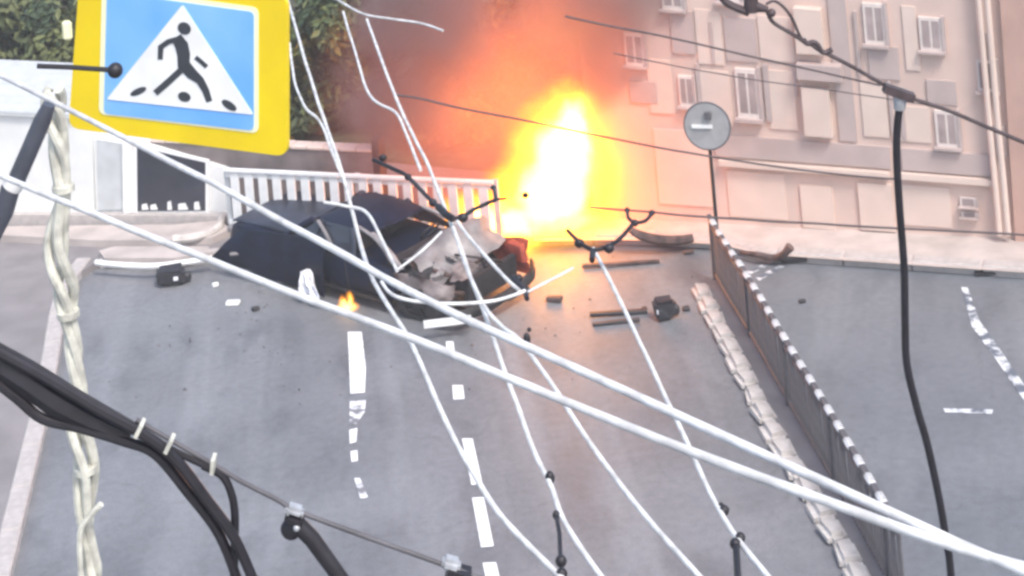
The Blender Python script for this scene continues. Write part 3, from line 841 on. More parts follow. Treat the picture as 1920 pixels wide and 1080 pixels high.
for k in range(11):
    fx, fy, fz_ = flr.uniform(1.2, 2.1), flr.uniform(-.75, .7), flr.uniform(.45, .95)
    gw, gh = flr.uniform(.18, .42), flr.uniform(.12, .30)
    fg = grid(-gw / 2, gw / 2, -gh / 2, gh / 2, 6, 4, lambda x, y: .12 * math.sin(x * 9 + k) * y * 4)
    rm = Matrix.Rotation(flr.uniform(0, 6.3), 3, 'Z') @ Matrix.Rotation(flr.uniform(-.9, .9), 3, 'X') @ Matrix.Rotation(flr.uniform(-.9, .9), 3, 'Y')
    fv = crumple(([rm @ p + P(fx, fy, fz_) for p in fg[0]], fg[1]), .10, 5, k)
    cput('torn_flap', shell(fv, .008), (M_BURN, M_WINGC, M_SOOT, M_BARE)[k % 4], smooth=True, angle=60)
near_n = Vector((ax.y, -ax.x, 0)).normalized()
SPn = Plane(RN + near_n * 0.05, ax)
tl_, tr_, bl_, br_ = (SPn.pt(*q) for q in ((446, 430), (612, 452), (408, 478), (606, 556)))
sheetv, sheetf = [], []
NX, NZ = 14, 7
for i_ in range(NX + 1):
    for j_ in range(NZ + 1):
        u, w_ = i_ / NX, j_ / NZ
        p = bl_.lerp(br_, u).lerp(tl_.lerp(tr_, u), w_)
        p += near_n * (0.10 * (1 - w_) * (1 - u) + 0.06 * math.sin(w_ * 3.1)) + noise.noise_vector(p * 2.2) * .05
        p.z = max(p.z, .02)
        sheetv.append(ci @ p)
for i_ in range(NX):
    for j_ in range(NZ):
        a = i_ * (NZ + 1) + j_
        sheetf.append((a, a + 1, a + NZ + 2, a + NZ + 1))
cput('torn_side_panel', shell((sheetv, sheetf), .012), M_NAVY, smooth=True, angle=60)
gl_ = SPn.pt(452, 470, .13)
cput('panel_glint', ([ci @ (p + gl_) for p in bevbox(.16, .05, .05, .015)[0]], bevbox(.16, .05, .05, .015)[1]), M_BARE)  # pale block added as the glint on the side panel
# torn white airbag hanging over the sill
cur = grid(-.14, .16, 0, .52, 6, 8, lambda x, y: 0)
cv = []
for p in cur[0]:
    t = p.y / .52
    cv.append(P(-.28 + p.x * (1.25 - .9 * t) + .10 * (1 - t), -1.10 - .05 * math.sin(p.x * 40) - .05 * (1 - t), .12 + p.y * 1.0))
cput('airbag', shell(crumple((cv, [q for k, q in enumerate(cur[1]) if k not in (16, 17, 24, 25, 18)]), .04, 6, 2), .01), M_CLOTH, smooth=True)

# ------------------------------------------------------------------ fire and smoke
def emis_volume(name, ramp, strength, shape, noise_scale, dist, dens=0.0, acol=(.4, .3, .3), arange=(1.0, .3), span=1.5, ndet=4):
    """Emissive gas: emission falls off from the heart of the domain (object space -1..1), edges torn by noise."""
    m = bpy.data.materials.new(name); m.use_nodes = True
    nt = m.node_tree; N = nt.nodes; L = nt.links
    for n_ in list(N): 
        if n_.type == 'BSDF_PRINCIPLED': N.remove(n_)
    out = [n_ for n_ in N if n_.type == 'OUTPUT_MATERIAL'][0]
    tc = N.new('ShaderNodeTexCoord')
    nz = N.new('ShaderNodeTexNoise'); nz.inputs['Scale'].default_value = noise_scale; nz.inputs['Detail'].default_value = ndet
    L.new(tc.outputs['Object'], nz.inputs['Vector'])
    sb = N.new('ShaderNodeVectorMath'); sb.operation = 'SUBTRACT'; sb.inputs[1].default_value = (.5, .5, .5); L.new(nz.outputs['Color'], sb.inputs[0])
    sc_ = N.new('ShaderNodeVectorMath'); sc_.operation = 'SCALE'; sc_.inputs['Scale'].default_value = dist; L.new(sb.outputs[0], sc_.inputs[0])
    ad = N.new('ShaderNodeVectorMath'); ad.operation = 'ADD'; L.new(tc.outputs['Object'], ad.inputs[0]); L.new(sc_.outputs[0], ad.inputs[1])
    vals = []
    for c, r_ in shape:
        s1 = N.new('ShaderNodeVectorMath'); s1.operation = 'SUBTRACT'; s1.inputs[1].default_value = c; L.new(ad.outputs[0], s1.inputs[0])
        s2 = N.new('ShaderNodeVectorMath'); s2.operation = 'DIVIDE'; s2.inputs[1].default_value = r_; L.new(s1.outputs[0], s2.inputs[0])
        ln = N.new('ShaderNodeVectorMath'); ln.operation = 'LENGTH'; L.new(s2.outputs[0], ln.inputs[0])
        vals.append(ln.outputs['Value'])
    d = vals[0]
    for q in vals[1:]:
        mn = N.new('ShaderNodeMath'); mn.operation = 'SMOOTH_MIN'; mn.inputs[2].default_value = 0.3
        L.new(d, mn.inputs[0]); L.new(q, mn.inputs[1]); d = mn.outputs[0]
    cr = N.new('ShaderNodeValToRGB'); els = cr.color_ramp.elements
    while len(els) < len(ramp): els.new(0.5)
    for e, (p, c) in zip(els, ramp): e.position = p; e.color = (*c, 1)
    dv = N.new('ShaderNodeMath'); dv.operation = 'DIVIDE'; dv.inputs[1].default_value = span; L.new(d, dv.inputs[0]); d = dv.outputs[0]
    L.new(d, cr.inputs[0])
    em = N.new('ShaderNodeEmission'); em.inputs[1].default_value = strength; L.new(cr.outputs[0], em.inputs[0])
    if dens:
        ab = N.new('ShaderNodeVolumeAbsorption'); ab.inputs[0].default_value = (*acol, 1)
        mr = N.new('ShaderNodeMapRange'); mr.inputs[1].default_value = arange[0]; mr.inputs[2].default_value = arange[1]; mr.inputs[3].default_value = 0; mr.inputs[4].default_value = dens
        L.new(d, mr.inputs[0]); L.new(mr.outputs[0], ab.inputs[1])
        asd = N.new('ShaderNodeAddShader'); L.new(em.outputs[0], asd.inputs[0]); L.new(ab.outputs[0], asd.inputs[1]); L.new(asd.outputs[0], out.inputs['Volume'])
    else:
        L.new(em.outputs[0], out.inputs['Volume'])
    return m

def lobes(name, cs, m, loc, scale):
    """closed domain round a union of ellipsoids: one convex hull"""
    bm = bmesh.new()
    for c, r_ in cs:
        v, f = spherevf((0, 0, 0), 1.0, 14, 9)
        for p in v: bm.verts.new((p.x * r_[0] + c[0], p.y * r_[1] + c[1], p.z * r_[2] + c[2]))
    bmesh.ops.convex_hull(bm, input=bm.verts[:])
    bmesh.ops.delete(bm, geom=[v for v in bm.verts if not v.link_faces], context='VERTS')
    me = bpy.data.meshes.new(name); bm.to_mesh(me); bm.free(); me.materials.append(m)
    ob = bpy.data.objects.new(name, me); COL.objects.link(ob); ob.location = loc
    return ob

fd = gnd(1000, 450, 0).y + 0.4                   # depth of the fire, just behind the wreck's nose
fk = FPX / fd
fire_o = at(1030, 440, fd); fire_o.z = 0.02
def fpx(x, y):                                    # survey -> fire-local metres
    p = at(x, y, fd) - fire_o; return (p.x, p.z)
def lob(x, y, rx, ry, ry_=None):
    a = fpx(x, y); return ((a[0], 0.0, a[1]), (rx / fk, (ry_ or rx) / fk, ry / fk))
core = [lob(1068, 242, 46, 64), lob(1056, 300, 72, 84), lob(1034, 364, 84, 66), lob(940, 416, 100, 29), lob(1068, 420, 74, 32)]
M_FIRE = emis_volume('flame_gas', [(0.0, (1.0, .93, .70)), (0.34, (1.0, .88, .50)), (0.52, (.44, .30, .035)), (0.70, (.17, .095, .004)), (0.88, (.05, .018, .0)), (1.0, (0, 0, 0))], 8.0, core, 2.4, .60, dens=2.0, acol=(.98, .78, .16), arange=(1.0, .62), span=1.7, ndet=6)
big = [((c[0], c[1], c[2]), tuple(q * 1.9 for q in r_)) for c, r_ in core]
fire = lobes('fireball', big, M_FIRE, fire_o, 1)
tag(fire, 'tall white hot fireball with yellow edges burning behind the wrecked car', 'fire')
halo_l = [lob(960, 190, 270, 240, 150), lob(1060, 360, 250, 150, 150), lob(1060, 60, 170, 150, 130), lob(1150, 330, 210, 170, 110)]  # halo: firelight scattered in the smoke is put in as emission
M_HALO = emis_volume('smoke_glow_emission', [(0.0, (1.0, .40, .12)), (0.22, (.80, .26, .09)), (0.42, (.40, .11, .06)), (0.65, (.10, .028, .022)), (1.0, (0, 0, 0))], 0.62, halo_l, 1.1, .9, dens=0.75, acol=(.80, .46, .38), arange=(.95, .15))
halo = lobes('smoke_glow_emission', [(c, tuple(q * 1.5 for q in r_)) for c, r_ in halo_l], M_HALO, fire_o, 1)
struct(halo, 'stuff'); tag(halo, 'smoke with firelight put in as orange red emission around and above the fireball', 'smoke')

# dark smoke rolling up to the left and over the top
def smoke_mat(name, dens, lobes_, col):
    m = bpy.data.materials.new(name); m.use_nodes = True
    nt = m.node_tree; N = nt.nodes; L = nt.links
    for n_ in list(N):
        if n_.type == 'BSDF_PRINCIPLED': N.remove(n_)
    out = [n_ for n_ in N if n_.type == 'OUTPUT_MATERIAL'][0]
    tc = N.new('ShaderNodeTexCoord')
    nz = N.new('ShaderNodeTexNoise'); nz.inputs['Scale'].default_value = 1.15; nz.inputs['Detail'].default_value = 5; nz.inputs['Roughness'].default_value = 0.55
    L.new(tc.outputs['Object'], nz.inputs['Vector'])
    ds = []
    for c, r_ in lobes_:
        s1 = N.new('ShaderNodeVectorMath'); s1.operation = 'SUBTRACT'; s1.inputs[1].default_value = c; L.new(tc.outputs['Object'], s1.inputs[0])
        s2 = N.new('ShaderNodeVectorMath'); s2.operation = 'DIVIDE'; s2.inputs[1].default_value = r_; L.new(s1.outputs[0], s2.inputs[0])
        ln = N.new('ShaderNodeVectorMath'); ln.operation = 'LENGTH'; L.new(s2.outputs[0], ln.inputs[0]); ds.append(ln.outputs['Value'])
    d = ds[0]
    for q in ds[1:]:
        mn = N.new('ShaderNodeMath'); mn.operation = 'SMOOTH_MIN'; mn.inputs[2].default_value = 0.3
        L.new(d, mn.inputs[0]); L.new(q, mn.inputs[1]); d = mn.outputs[0]
    a = N.new('ShaderNodeMath'); a.operation = 'MULTIPLY_ADD'; a.inputs[1].default_value = -1.4; L.new(nz.outputs[0], a.inputs[0]); L.new(d, a.inputs[2])
    mr = N.new('ShaderNodeMapRange'); mr.interpolation_type = 'SMOOTHSTEP'; mr.inputs[1].default_value = 0.30; mr.inputs[2].default_value = -0.35; mr.inputs[3].default_value = 0; mr.inputs[4].default_value = dens
    L.new(a.outputs[0], mr.inputs[0])
    pv = N.new('ShaderNodeVolumePrincipled'); pv.inputs['Color'].default_value = (*col, 1)
    L.new(mr.outputs[0], pv.inputs['Density']); L.new(pv.outputs[0], out.inputs['Volume'])
    return m
sm_l = [lob(800, 40, 180, 130, 120), lob(760, 190, 130, 120, 90), lob(1110, 10, 170, 130, 110), lob(1250, -50, 150, 90, 90), lob(1130, 110, 70, 110, 70)]
sm = lobes('dark_smoke', [(c, tuple(q * 1.15 for q in r_)) for c, r_ in sm_l], smoke_mat('dark_smoke', 2.2, sm_l, (.44, .33, .33)), fire_o + Vector((0, -0.1, 0)), 1)
struct(sm, 'stuff'); tag(sm, 'dark grey brown smoke drifting in front of the trees', 'smoke')
# the fire's own light
fl = bpy.data.lights.new('fire_light', 'POINT'); fl.energy = 190; fl.color = (1.0, .48, .2); fl.shadow_soft_size = 0.5
flo = bpy.data.objects.new('fire_light', fl); COL.objects.link(flo); flo.location = at(1040, 360, fd)
# small flame at the sill
sf_o = gnd(652, 590); sfd = sf_o.y - 0.05
c1 = at(652, 575, sfd) - sf_o
sl_ = [((0, 0, c1.z - .03), (.13, .08, .06)), ((.05, 0, c1.z + .05), (.045, .05, .12)), ((-.06, 0, c1.z + .03), (.035, .05, .09))]
M_SF = emis_volume('small_flame_gas', [(0.0, (1.0, .8, .35)), (.45, (1, .6, .08)), (.75, (.4, .12, 0)), (1.0, (0, 0, 0))], 15.0, sl_, 7.0, .16)
sfl = lobes('small_flame', [(c, tuple(q * 1.5 for q in r_)) for c, r_ in sl_], M_SF, sf_o, 1)
tag(sfl, 'small yellow flame licking the sill of the wrecked car', 'fire')

# ------------------------------------------------------------------ scattered wreck pieces
def frag(name, label, px, py, size, rotz, m, cat='debris', kind='box', jit=0.05, z=None, tilt=(0, 0)):
    g = gnd(px, py)
    v, f = bevbox(*size, min(size) * .18)
    v = [p + noise.noise_vector(p * 5 + Vector((px, py, 0))) * jit for p in v]
    M = Matrix.Rotation(rotz, 3, 'Z') @ Matrix.Rotation(tilt[0], 3, 'X') @ Matrix.Rotation(tilt[1], 3, 'Y')
    v = [M @ p for p in v]
    mz = min(p.z for p in v)
    v = [p + g - Vector((0, 0, mz)) for p in v]
    o = put(name, v, f, m, loc=g)
    return tag(o, label, cat, 'wreck pieces on the road')
def block(px, py, size, rotz, label, pale):
    """torn black casing with a smaller lug and a pale scrap on it"""
    g = gnd(px, py)
    t = thing('torn_casing', label, 'debris', g, 'wreck pieces on the road')
    Mz = Matrix.Translation(g) @ Matrix.Rotation(rotz, 4, 'Z')
    v, f = bevbox(*size, .05, 2)
    v = [p + noise.noise_vector(p * 6 + Vector((px, 0, 0))) * .05 for p in v]
    put('shell', [Mz @ (p + Vector((0, 0, size[2] / 2))) for p in v], f, M_PLASTIC, t, True, 45)
    v, f = bevbox(size[0] * .35, size[1] * .5, size[2] * .5, .03)
    put('lug', [Mz @ (p + Vector((size[0] * .55, 0, size[2] * .35))) for p in v], f, M_PLASTIC, t)
    v, f = bevbox(.07, .02, .06, .006)
    put('scrap', [Mz @ (p + Vector((size[0] * pale, -size[1] * .52, size[2] * .55))) for p in v], f, M_CLOTH, t)
block(322, 532, (.42, .30, .24), .1, 'torn black casing lying left of the wrecked car', .2)
block(1246, 596, (.30, .24, .27), .15, 'square black casing lying right of the wrecked car near the barrier', -.3)
frag('white_scrap', 'white rectangular scrap on asphalt left of the wreck', 437, 571, (.20, .12, .05), -.1, M_WHITE, jit=.01)
frag('white_scrap', 'tiny white scrap just below the black casing', 404, 537, (.09, .07, .05), .4, M_WHITE, jit=.01)
frag('dark_chip', 'small dark chip on asphalt in front of the rear door', 480, 582, (.10, .07, .05), .5, M_PLASTIC, jit=.02)
frag('metal_strip', 'long dark strip lying farthest back right of the fire', 1165, 498, (1.15, .07, .05), -.03, M_BURN, jit=.02)
frag('metal_strip', 'dark strip pointing at the square black casing', 1160, 591, (.80, .08, .05), -.03, M_PLASTIC, jit=.02)
frag('metal_strip', 'thin dark strip nearest the camera beside the square casing', 1155, 607, (.66, .06, .04), .02, M_PLASTIC, jit=.02)
frag('bent_bracket', 'short dark bracket lying just right of the car nose', 1040, 565, (.24, .12, .07), -.35, M_BURN, jit=.03)
frag('dark_chip', 'small dark chip beside the barrier kerb and square casing', 1286, 582, (.10, .08, .05), .2, M_PLASTIC, jit=.02)
frag('dark_chip', 'small dark chip left of the square casing', 1208, 582, (.07, .06, .04), .2, M_PLASTIC, jit=.02)
frag('dark_chip', 'dark fragment below the arched reddish bar', 1292, 476, (.15, .08, .04), .1, M_BURN, jit=.02)
frag('dark_chip', 'small dark chip alone on the side road', 1505, 568, (.08, .06, .04), .2, M_PLASTIC, jit=.02)
frag('dark_chip', 'dark flat fragment by the kerb at the far right', 1848, 516, (.30, .10, .05), -.15, M_PLASTIC, jit=.02)
# bent bumper strip past the barrier
g0 = gnd(1480, 492)
bp1 = [gnd(x, y, z) for x, y, z in ((1388, 474, .1), (1420, 478, .14), (1452, 484, .1), (1470, 476, .22), (1482, 462, .34))]
o = put('bent_trim', *tubevf(*smooth_path(bp1, [.03, .05, .06, .05, .07], 5), 6), M_BURN, loc=g0)
tag(o, 'bent dark trim piece curling up behind the barrier', 'debris', 'wreck pieces on the road')
frag('dark_chip', 'dark wedge beside the bent trim behind the barrier', 1490, 492, (.38, .16, .08), -.15, M_PLASTIC, jit=.03)
# arched reddish bar
ad_ = gnd(1240, 460, KZ).y - .05
ab = [at(x, y, ad_) for x, y in ((1182, 430), (1200, 441), (1235, 450), (1270, 451), (1300, 446))]
o = put('arched_bar', *tubevf(*smooth_path(ab, [.05, .07, .08, .075, .06], 5), 8), M_BURN, loc=gnd(1240, 470))
tag(o, 'arched reddish brown bumper bar thrown right of the fire', 'debris', 'wreck pieces on the road')

# ------------------------------------------------------------------ pedestrian crossing sign, hung from the cables
SP_c = [at(132, 242, 9.15), at(537, 294, 8.75), at(150, -50, 9.15)]
S_u = SP_c[1] - SP_c[0]; S_v = SP_c[2] - SP_c[0]
SPL = Plane(SP_c[0], S_u, S_v)
SPL.n = S_u.cross(S_v).normalized()
if SPL.n.dot(CAM_POS - SPL.o) < 0: SPL.n = -SPL.n
ps = thing('crossing_sign', 'square yellow pedestrian crossing sign with walking figure in white triangle', 'sign', SP_c[0])
def rpoly(corners, r=16, seg=5):
    out = []
    n = len(corners)
    for i in range(n):
        p = Vector(corners[i]); a = Vector(corners[i - 1]); b = Vector(corners[(i + 1) % n])
        pa = p + (a - p).normalized() * r; pb = p + (b - p).normalized() * r
        for k in range(seg + 1):
            t = k / seg
            out.append(tuple(pa * (1 - t) ** 2 + p * 2 * t * (1 - t) + pb * t * t))
    return out
def sslab(name, poly, a, b, m, parent=ps):
    v, f = slab(SPL, poly, a, b); return put(name, v, f, m, parent)
M_CREAM = mat('sign_cream', (0.85, 0.84, 0.55), .5, var=.04)
sslab('board', rpoly([(128, 240), (538, 294), (538, -6), (150, -56)], 22), -0.03, 0.0, M_YELLOW)
inn = sslab('inner_border', rpoly([(186, 214), (485, 250), (485, 14), (192, -26)], 14), 0.0, 0.004, M_CREAM)
sslab('blue_field', rpoly([(196, 212), (477, 244), (477, 22), (202, -16)], 10), 0.004, 0.008, M_SBLUE, inn)
tri = sslab('triangle', rpoly([(202, 185), (477, 214), (344, 8)], 5), 0.008, 0.012, M_WHITE)
def stroke(pts, w):
    pts = [Vector(p) for p in pts]; Lp, Rp = [], []
    ws = w if isinstance(w, (list, tuple)) else [w] * len(pts)
    for i, p in enumerate(pts):
        d = (pts[min(i + 1, len(pts) - 1)] - pts[max(i - 1, 0)]).normalized(); nn = Vector((-d.y, d.x))
        Lp.append(p + nn * ws[i] / 2); Rp.append(p - nn * ws[i] / 2)
    return [tuple(p) for p in Lp + Rp[::-1]]
def ell(cx, cy, rx, ry, a=0, n=18):
    a = R(a); return [(cx + rx * math.cos(t) * math.cos(a) - ry * math.sin(t) * math.sin(a), cy + rx * math.cos(t) * math.sin(a) + ry * math.sin(t) * math.cos(a)) for t in [2 * math.pi * k / n for k in range(n)]]
sslab('figure_head', ell(348, 52, 13, 11, 35), .012, .015, M_SBLACK, tri)
sslab('figure_body', stroke([(333, 68), (343, 84), (347, 102), (347, 120), (362, 137), (378, 150), (388, 168), (395, 189)], [20, 25, 24, 24, 21, 15, 13, 11]), .012, .015, M_SBLACK, tri)
sslab('figure_arm', stroke([(336, 72), (318, 77), (304, 87), (303, 110)], [10, 10, 11, 9]), .0125, .0155, M_SBLACK, tri)
sslab('figure_arm', stroke([(369, 106), (379, 114), (390, 124)], 8), .012, .015, M_SBLACK, tri)
sslab('figure_leg', stroke([(341, 131), (318, 152), (294, 173)], 12), .0125, .0155, M_SBLACK, tri)
for q in ((262, 170, 16, 6, -24), (348, 180, 12, 9, 20), (432, 196, 16, 7, 34)):
    sslab('crossing_stripe', ell(*q), .012, .015, M_SBLACK, tri)
put('clip', *[w for w in (lambda vf: ([p + SPL.pt(124, 58, -.01) for p in vf[0]], vf[1]))(bevbox(.05, .03, .10, .012))], M_CREAM, ps)
for x in (200, 470):
    put('hanger', *tubevf([SPL.pt(x, -20, -.05), SPL.pt(x + 4, -160, -.05)], .012, 6), M_STEEL, ps)
put('back_rail', *tubevf([SPL.pt(180, 60, -.05), SPL.pt(500, 100, -.05)], .018, 6), M_STEEL, ps)

# ------------------------------------------------------------------ overhead wires
def run_on(q, px, length=7.0):
    """a wire that leaves the picture goes on in its direction to its next support"""
    out_ = lambda p: p[0] < 0 or p[0] > 1920 or p[1] < 0 or p[1] > 1080
    q = list(q)
    if out_(px[-1]): q.append(q[-1] + (q[-1] - q[-2]).normalized() * length)
    if out_(px[0]): q.insert(0, q[0] + (q[0] - q[1]).normalized() * length)
    return q
def wire(name, label, pts, r, m, z=None, depth=None, cat='cable', group='overhead wires above the road', sub=6, n=8):
    """pts in survey px, on the level z or at a depth (number or list)"""
    if z is not None: w = [gnd(x, y, z) for x, y in pts]
    else:
        ds = depth if isinstance(depth, (list, tuple)) else [depth] * len(pts)
        w = [at(x, y, d_) for (x, y), d_ in zip(pts, ds)]
    if isinstance(r, (list, tuple)): q, rr = smooth_path(w, list(r), sub)
    else:
        q = smooth_path(w, sub=sub)
        q = run_on(q, pts)
        q = [p + noise.noise_vector(p * 2.3) * 0.006 for p in q]
        rr = [r * (1 + 0.10 * noise.noise(p * 9)) for p in q]
    o = put(name, *tubevf(q, rr, n), m, loc=w[0], smooth=True, angle=60)
    return tag(o, label, cat, group)
ZS, ZC = 9.2, 7.7
wire('span_cable', 'thick white cable crossing the whole view, upper of the two', [(-60, 108), (0, 140), (400, 345), (770, 545), (985, 650), (1300, 790), (1660, 958), (1990, 1100)], .0100, M_CABLEW, z=ZS)
wire('span_cable', 'thick white cable crossing the whole view, lower of the two', [(-60, 305), (0, 330), (400, 490), (750, 625), (940, 705), (1300, 847), (1690, 992), (1990, 1082)], .0100, M_CABLEW, z=ZS)
wire('contact_wire', 'white wire running from the sign corner down to bottom centre', [(535, -30), (545, 20), (590, 170), (640, 320), (690, 500), (770, 640), (830, 780), (885, 880), (950, 980), (1080, 1110)], .0105, M_CABLEW, z=ZC)
wire('contact_wire', 'short white wire hugging the sign edge beside a longer one', [(543, 80), (552, 150), (572, 200), (598, 225), (620, 280), (640, 330)], .008, M_CABLEW, z=ZC + .15)
wire('contact_wire', 'white wire from the dark fork down past the paired clamps', [(688, 36), (735, 165), (770, 245), (803, 312), (845, 420), (880, 510), (930, 650), (962, 740), (1000, 840), (1032, 908), (1060, 985), (1150, 1110)], .010, M_CABLEW, z=ZC)
wire('contact_wire', 'slack white wire sagging beside the straight one left of the fire', [(643, 22), (665, 95), (693, 178), (742, 212), (765, 260), (788, 318)], .0085, M_CABLEW, z=ZC + .12)
wire('contact_wire', 'white wire curving from the car roof to bottom right of centre', [(846, 420), (868, 480), (905, 570), (940, 612), (985, 650), (1080, 790), (1160, 905), (1230, 990), (1345, 1115)], .0095, M_CABLEW, z=ZC + .05)
wire('contact_wire', 'white wire dropping from the forked hanger right of the car', [(1112, 466), (1150, 540), (1190, 622), (1260, 770), (1310, 880), (1340, 940), (1384, 1012), (1470, 1115)], .0095, M_CABLEW, z=ZC)
wire('contact_wire', 'white wire from the car roof edge down across the side windows', [(607, 380), (650, 388), (685, 398), (712, 440), (745, 506)], .008, M_CABLEW, z=ZC + .2)
wire('contact_wire', 'white wire from the junction along the front wing to the bumper corner', [(858, 415), (905, 475), (950, 525), (972, 545)], .008, M_CABLEW, z=ZC + .2)
wire('cross_wire', 'sagging pale wire slung across the torn car front', [(716, 528), (735, 552), (775, 565), (850, 570), (920, 566), (960, 556), (984, 546)], .0075, M_CABLEW, z=ZC + .25)
wire('cross_wire', 'thin pale wire slanting over the crumpled bonnet', [(745, 505), (790, 470), (828, 434)], .0055, M_CABLEW, z=ZC + .25)
wire('cross_wire', 'thin pale wire slanting right from the bumper corner', [(990, 548), (1030, 526), (1075, 502)], .0055, M_CABLEW, z=ZC + .25)
wire('cross_wire', 'pale wire along the top edge above the smoke', [(590, -22), (640, 4), (682, 26), (735, 36), (790, 45), (830, 58)], .0075, M_CABLEW, z=ZC + .3)
wire('far_wire', 'thin dark wire crossing behind the flames', [(740, 178), (790, 186), (850, 200), (935, 216), (1100, 250), (1300, 288), (1500, 318), (1680, 336)], .012, M_CABLEB, depth=20)
wire('far_wire', 'thin grey wire sloping across the facade above the round sign', [(1060, 30), (1140, 48), (1280, 76), (1400, 104), (1500, 126), (1650, 160)], .011, M_CABLEB, depth=18)
wire('far_wire', 'faint thin wire below the sloping one on the facade', [(1150, 100), (1290, 128), (1420, 150), (1600, 176), (1760, 200)], .007, M_CABLEB, depth=20)
wire('far_wire', 'thin level wire at the foot of the apartment facade', [(1105, 388), (1220, 398), (1340, 408), (1500, 418), (1660, 427), (1960, 442)], .013, M_CABLEB, depth=20)
# forks and hangers
def fork(label, segs, blobs, z, m=M_IRON):
    c = gnd(*segs[0][0][0], z)
    t = thing('wire_fork', label, 'fitting', c, 'dark fittings on the wires')
    for pts, r_ in segs:
        q = smooth_path([gnd(x, y, z) for x, y in pts], sub=5)
        put('arm', *tubevf(q, r_, 7), m, t, True)
    for x, y, r_ in blobs:
        put('clamp', *spherevf(gnd(x, y, z), r_, 8, 6, (1.1, .9, 1.0)), m, t, True)
fork('dark forked hanger above the wreck with arms to both sides', [([(848, 410), (810, 378), (765, 332), (740, 318), (700, 300)], .011), ([(848, 410), (868, 406), (890, 392), (930, 374)], .010), ([(848, 410), (836, 402), (822, 388)], .019), ([(930, 374), (926, 352)], .009), ([(930, 374), (950, 372)], .007)], [(868, 408, .024), (812, 380, .02), (765, 332, .018), (925, 352, .014), (985, 366, .016), (718, 296, .02)], ZC + .1)
fork('dark forked hanger with two upright prongs right of the fire', [([(1112, 470), (1088, 456), (1064, 432)], .010), ([(1112, 470), (1140, 462), (1165, 445), (1188, 418)], .010), ([(1188, 418), (1178, 408), (1176, 394)], .009), ([(1188, 418), (1210, 414), (1222, 400)], .009), ([(1112, 470), (1110, 488)], .014)], [(1086, 456, .022), (1142, 466, .022), (1190, 418, .018), (1176, 394, .014), (1222, 399, .015)], ZC + .1)
def fitting(label, rods, blobs, z, name='wire_clamp', m=M_IRON):
    c = gnd(*blobs[0][:2], z)
    t = thing(name, label, 'fitting', c, 'dark fittings on the wires')
    for a, b, r_ in rods: put('rod', *tubevf([gnd(*a, z), gnd(*b, z)], r_, 7), m, t, True)
    for x, y, r_, k in blobs: put('block', *spherevf(gnd(x, y, z), r_, 8, 6, (1.0, 1.0, k)), m, t, True)
fitting('dark clamp on the wire just above the hanging black rod', [], [(1031, 896, .018, 1.4)], ZC)
fitting('black rod hanging with two lugs at bottom centre', [((1043, 966), (1049, 1000), .008), ((1049, 1000), (1051, 1045), .008)], [(1043, 966, .014, 1.2), (1052, 1052, .02, 1.0), (1053, 1076, .02, 1.0)], ZC)
fitting('small dark clamp on the right wire, upper of the pair', [], [(1358, 957, .018, 1.0), (1352, 950, .014, 1.0)], ZC)
fitting('dark clamp and rod on the right wire at the bottom edge', [((1380, 1018), (1384, 1090), .012)], [(1388, 1008, .018, 1.0), (1379, 1020, .02, 1.0)], ZC)
fitting('dark clamp on the white wire just below the car front', [((985, 545), (988, 560), .012)], [(988, 636, .016, 1.8), (992, 618, .010, 1.0)], ZC)
fitting('dark clamp cluster at the car bumper corner', [((960, 520), (985, 545), .014)], [(972, 522, .02, 1.0), (988, 545, .018, 1.0)], ZC)
# rod with a ball in front of the sign
rb = thing('rod_insulator', 'dark rod with a ball end in front of the yellow sign', 'fitting', at(130, 126, 8.2))
put('rod', *tubevf([at(70, 124, 8.2), at(130, 126, 8.2), at(205, 131, 8.2)], .012, 8), M_IRON, rb, True)
put('ball', *spherevf(at(216, 132, 8.2), .036, 12, 8), M_IRON, rb, True)
# dark sleeved insulator on the far left
di = thing('sleeve_insulator', 'dark slanted tube insulator at the left edge with a pale collar', 'fitting', at(30, 340, 6.2))
put('tube', *tubevf([at(92, 196, 6.2), at(80, 225, 6.2), at(32, 335, 6.2)], [.022, .031, .031], 14), mat('slate_tube', (.06, .065, .085), .45, var=.2, scale=8), di, True)
put('tube', *tubevf([at(20, 352, 6.2), at(8, 395, 6.2), at(-30, 470, 6.2)], .034, 14), MATS['slate_tube'], di, True)
put('collar', *tubevf([at(32, 334, 6.2), at(22, 352, 6.2)], .036, 14), M_CABLEW, di, True)
# twisted pale bundle hanging on the left
path_px = [(98, 168), (108, 230), (118, 300), (118, 370), (108, 440), (112, 500), (122, 560), (138, 640), (146, 720), (150, 800), (160, 880), (160, 960), (168, 1040), (172, 1110), (176, 1300), (182, 1500)]
cp = smooth_path([at(x, y, 7.0) for x, y in path_px], sub=8)
tb = thing('twisted_cable', 'cream twisted bundle of cables hanging down the left side', 'cable', cp[-1])
for k in range(3):
    q = []
    for i, p in enumerate(cp):
        a = i * 0.16 + k * 2.09 + .7 * math.sin(i * .11)
        rr = .025 + .014 * math.sin(i * .17 + k)
        q.append(p + Vector((math.cos(a) * rr, math.sin(a) * rr, 0)))
    put('strand', *tubevf(q, (.019 if k else .022), 8), M_CABLEC, tb, True)
for i in (22, 51, 80):
    put('tie', *tubevf([cp[i] - Vector((0, 0, .012)), cp[i] + Vector((0, 0, .012))], .044, 10), M_CABLEC, tb, True)
put('loose_end', *tubevf(smooth_path([at(x, y, 6.95) for x, y in ((190, 945), (168, 970), (150, 1000), (152, 1090))], sub=5), .012, 7), M_CABLEC, tb, True)
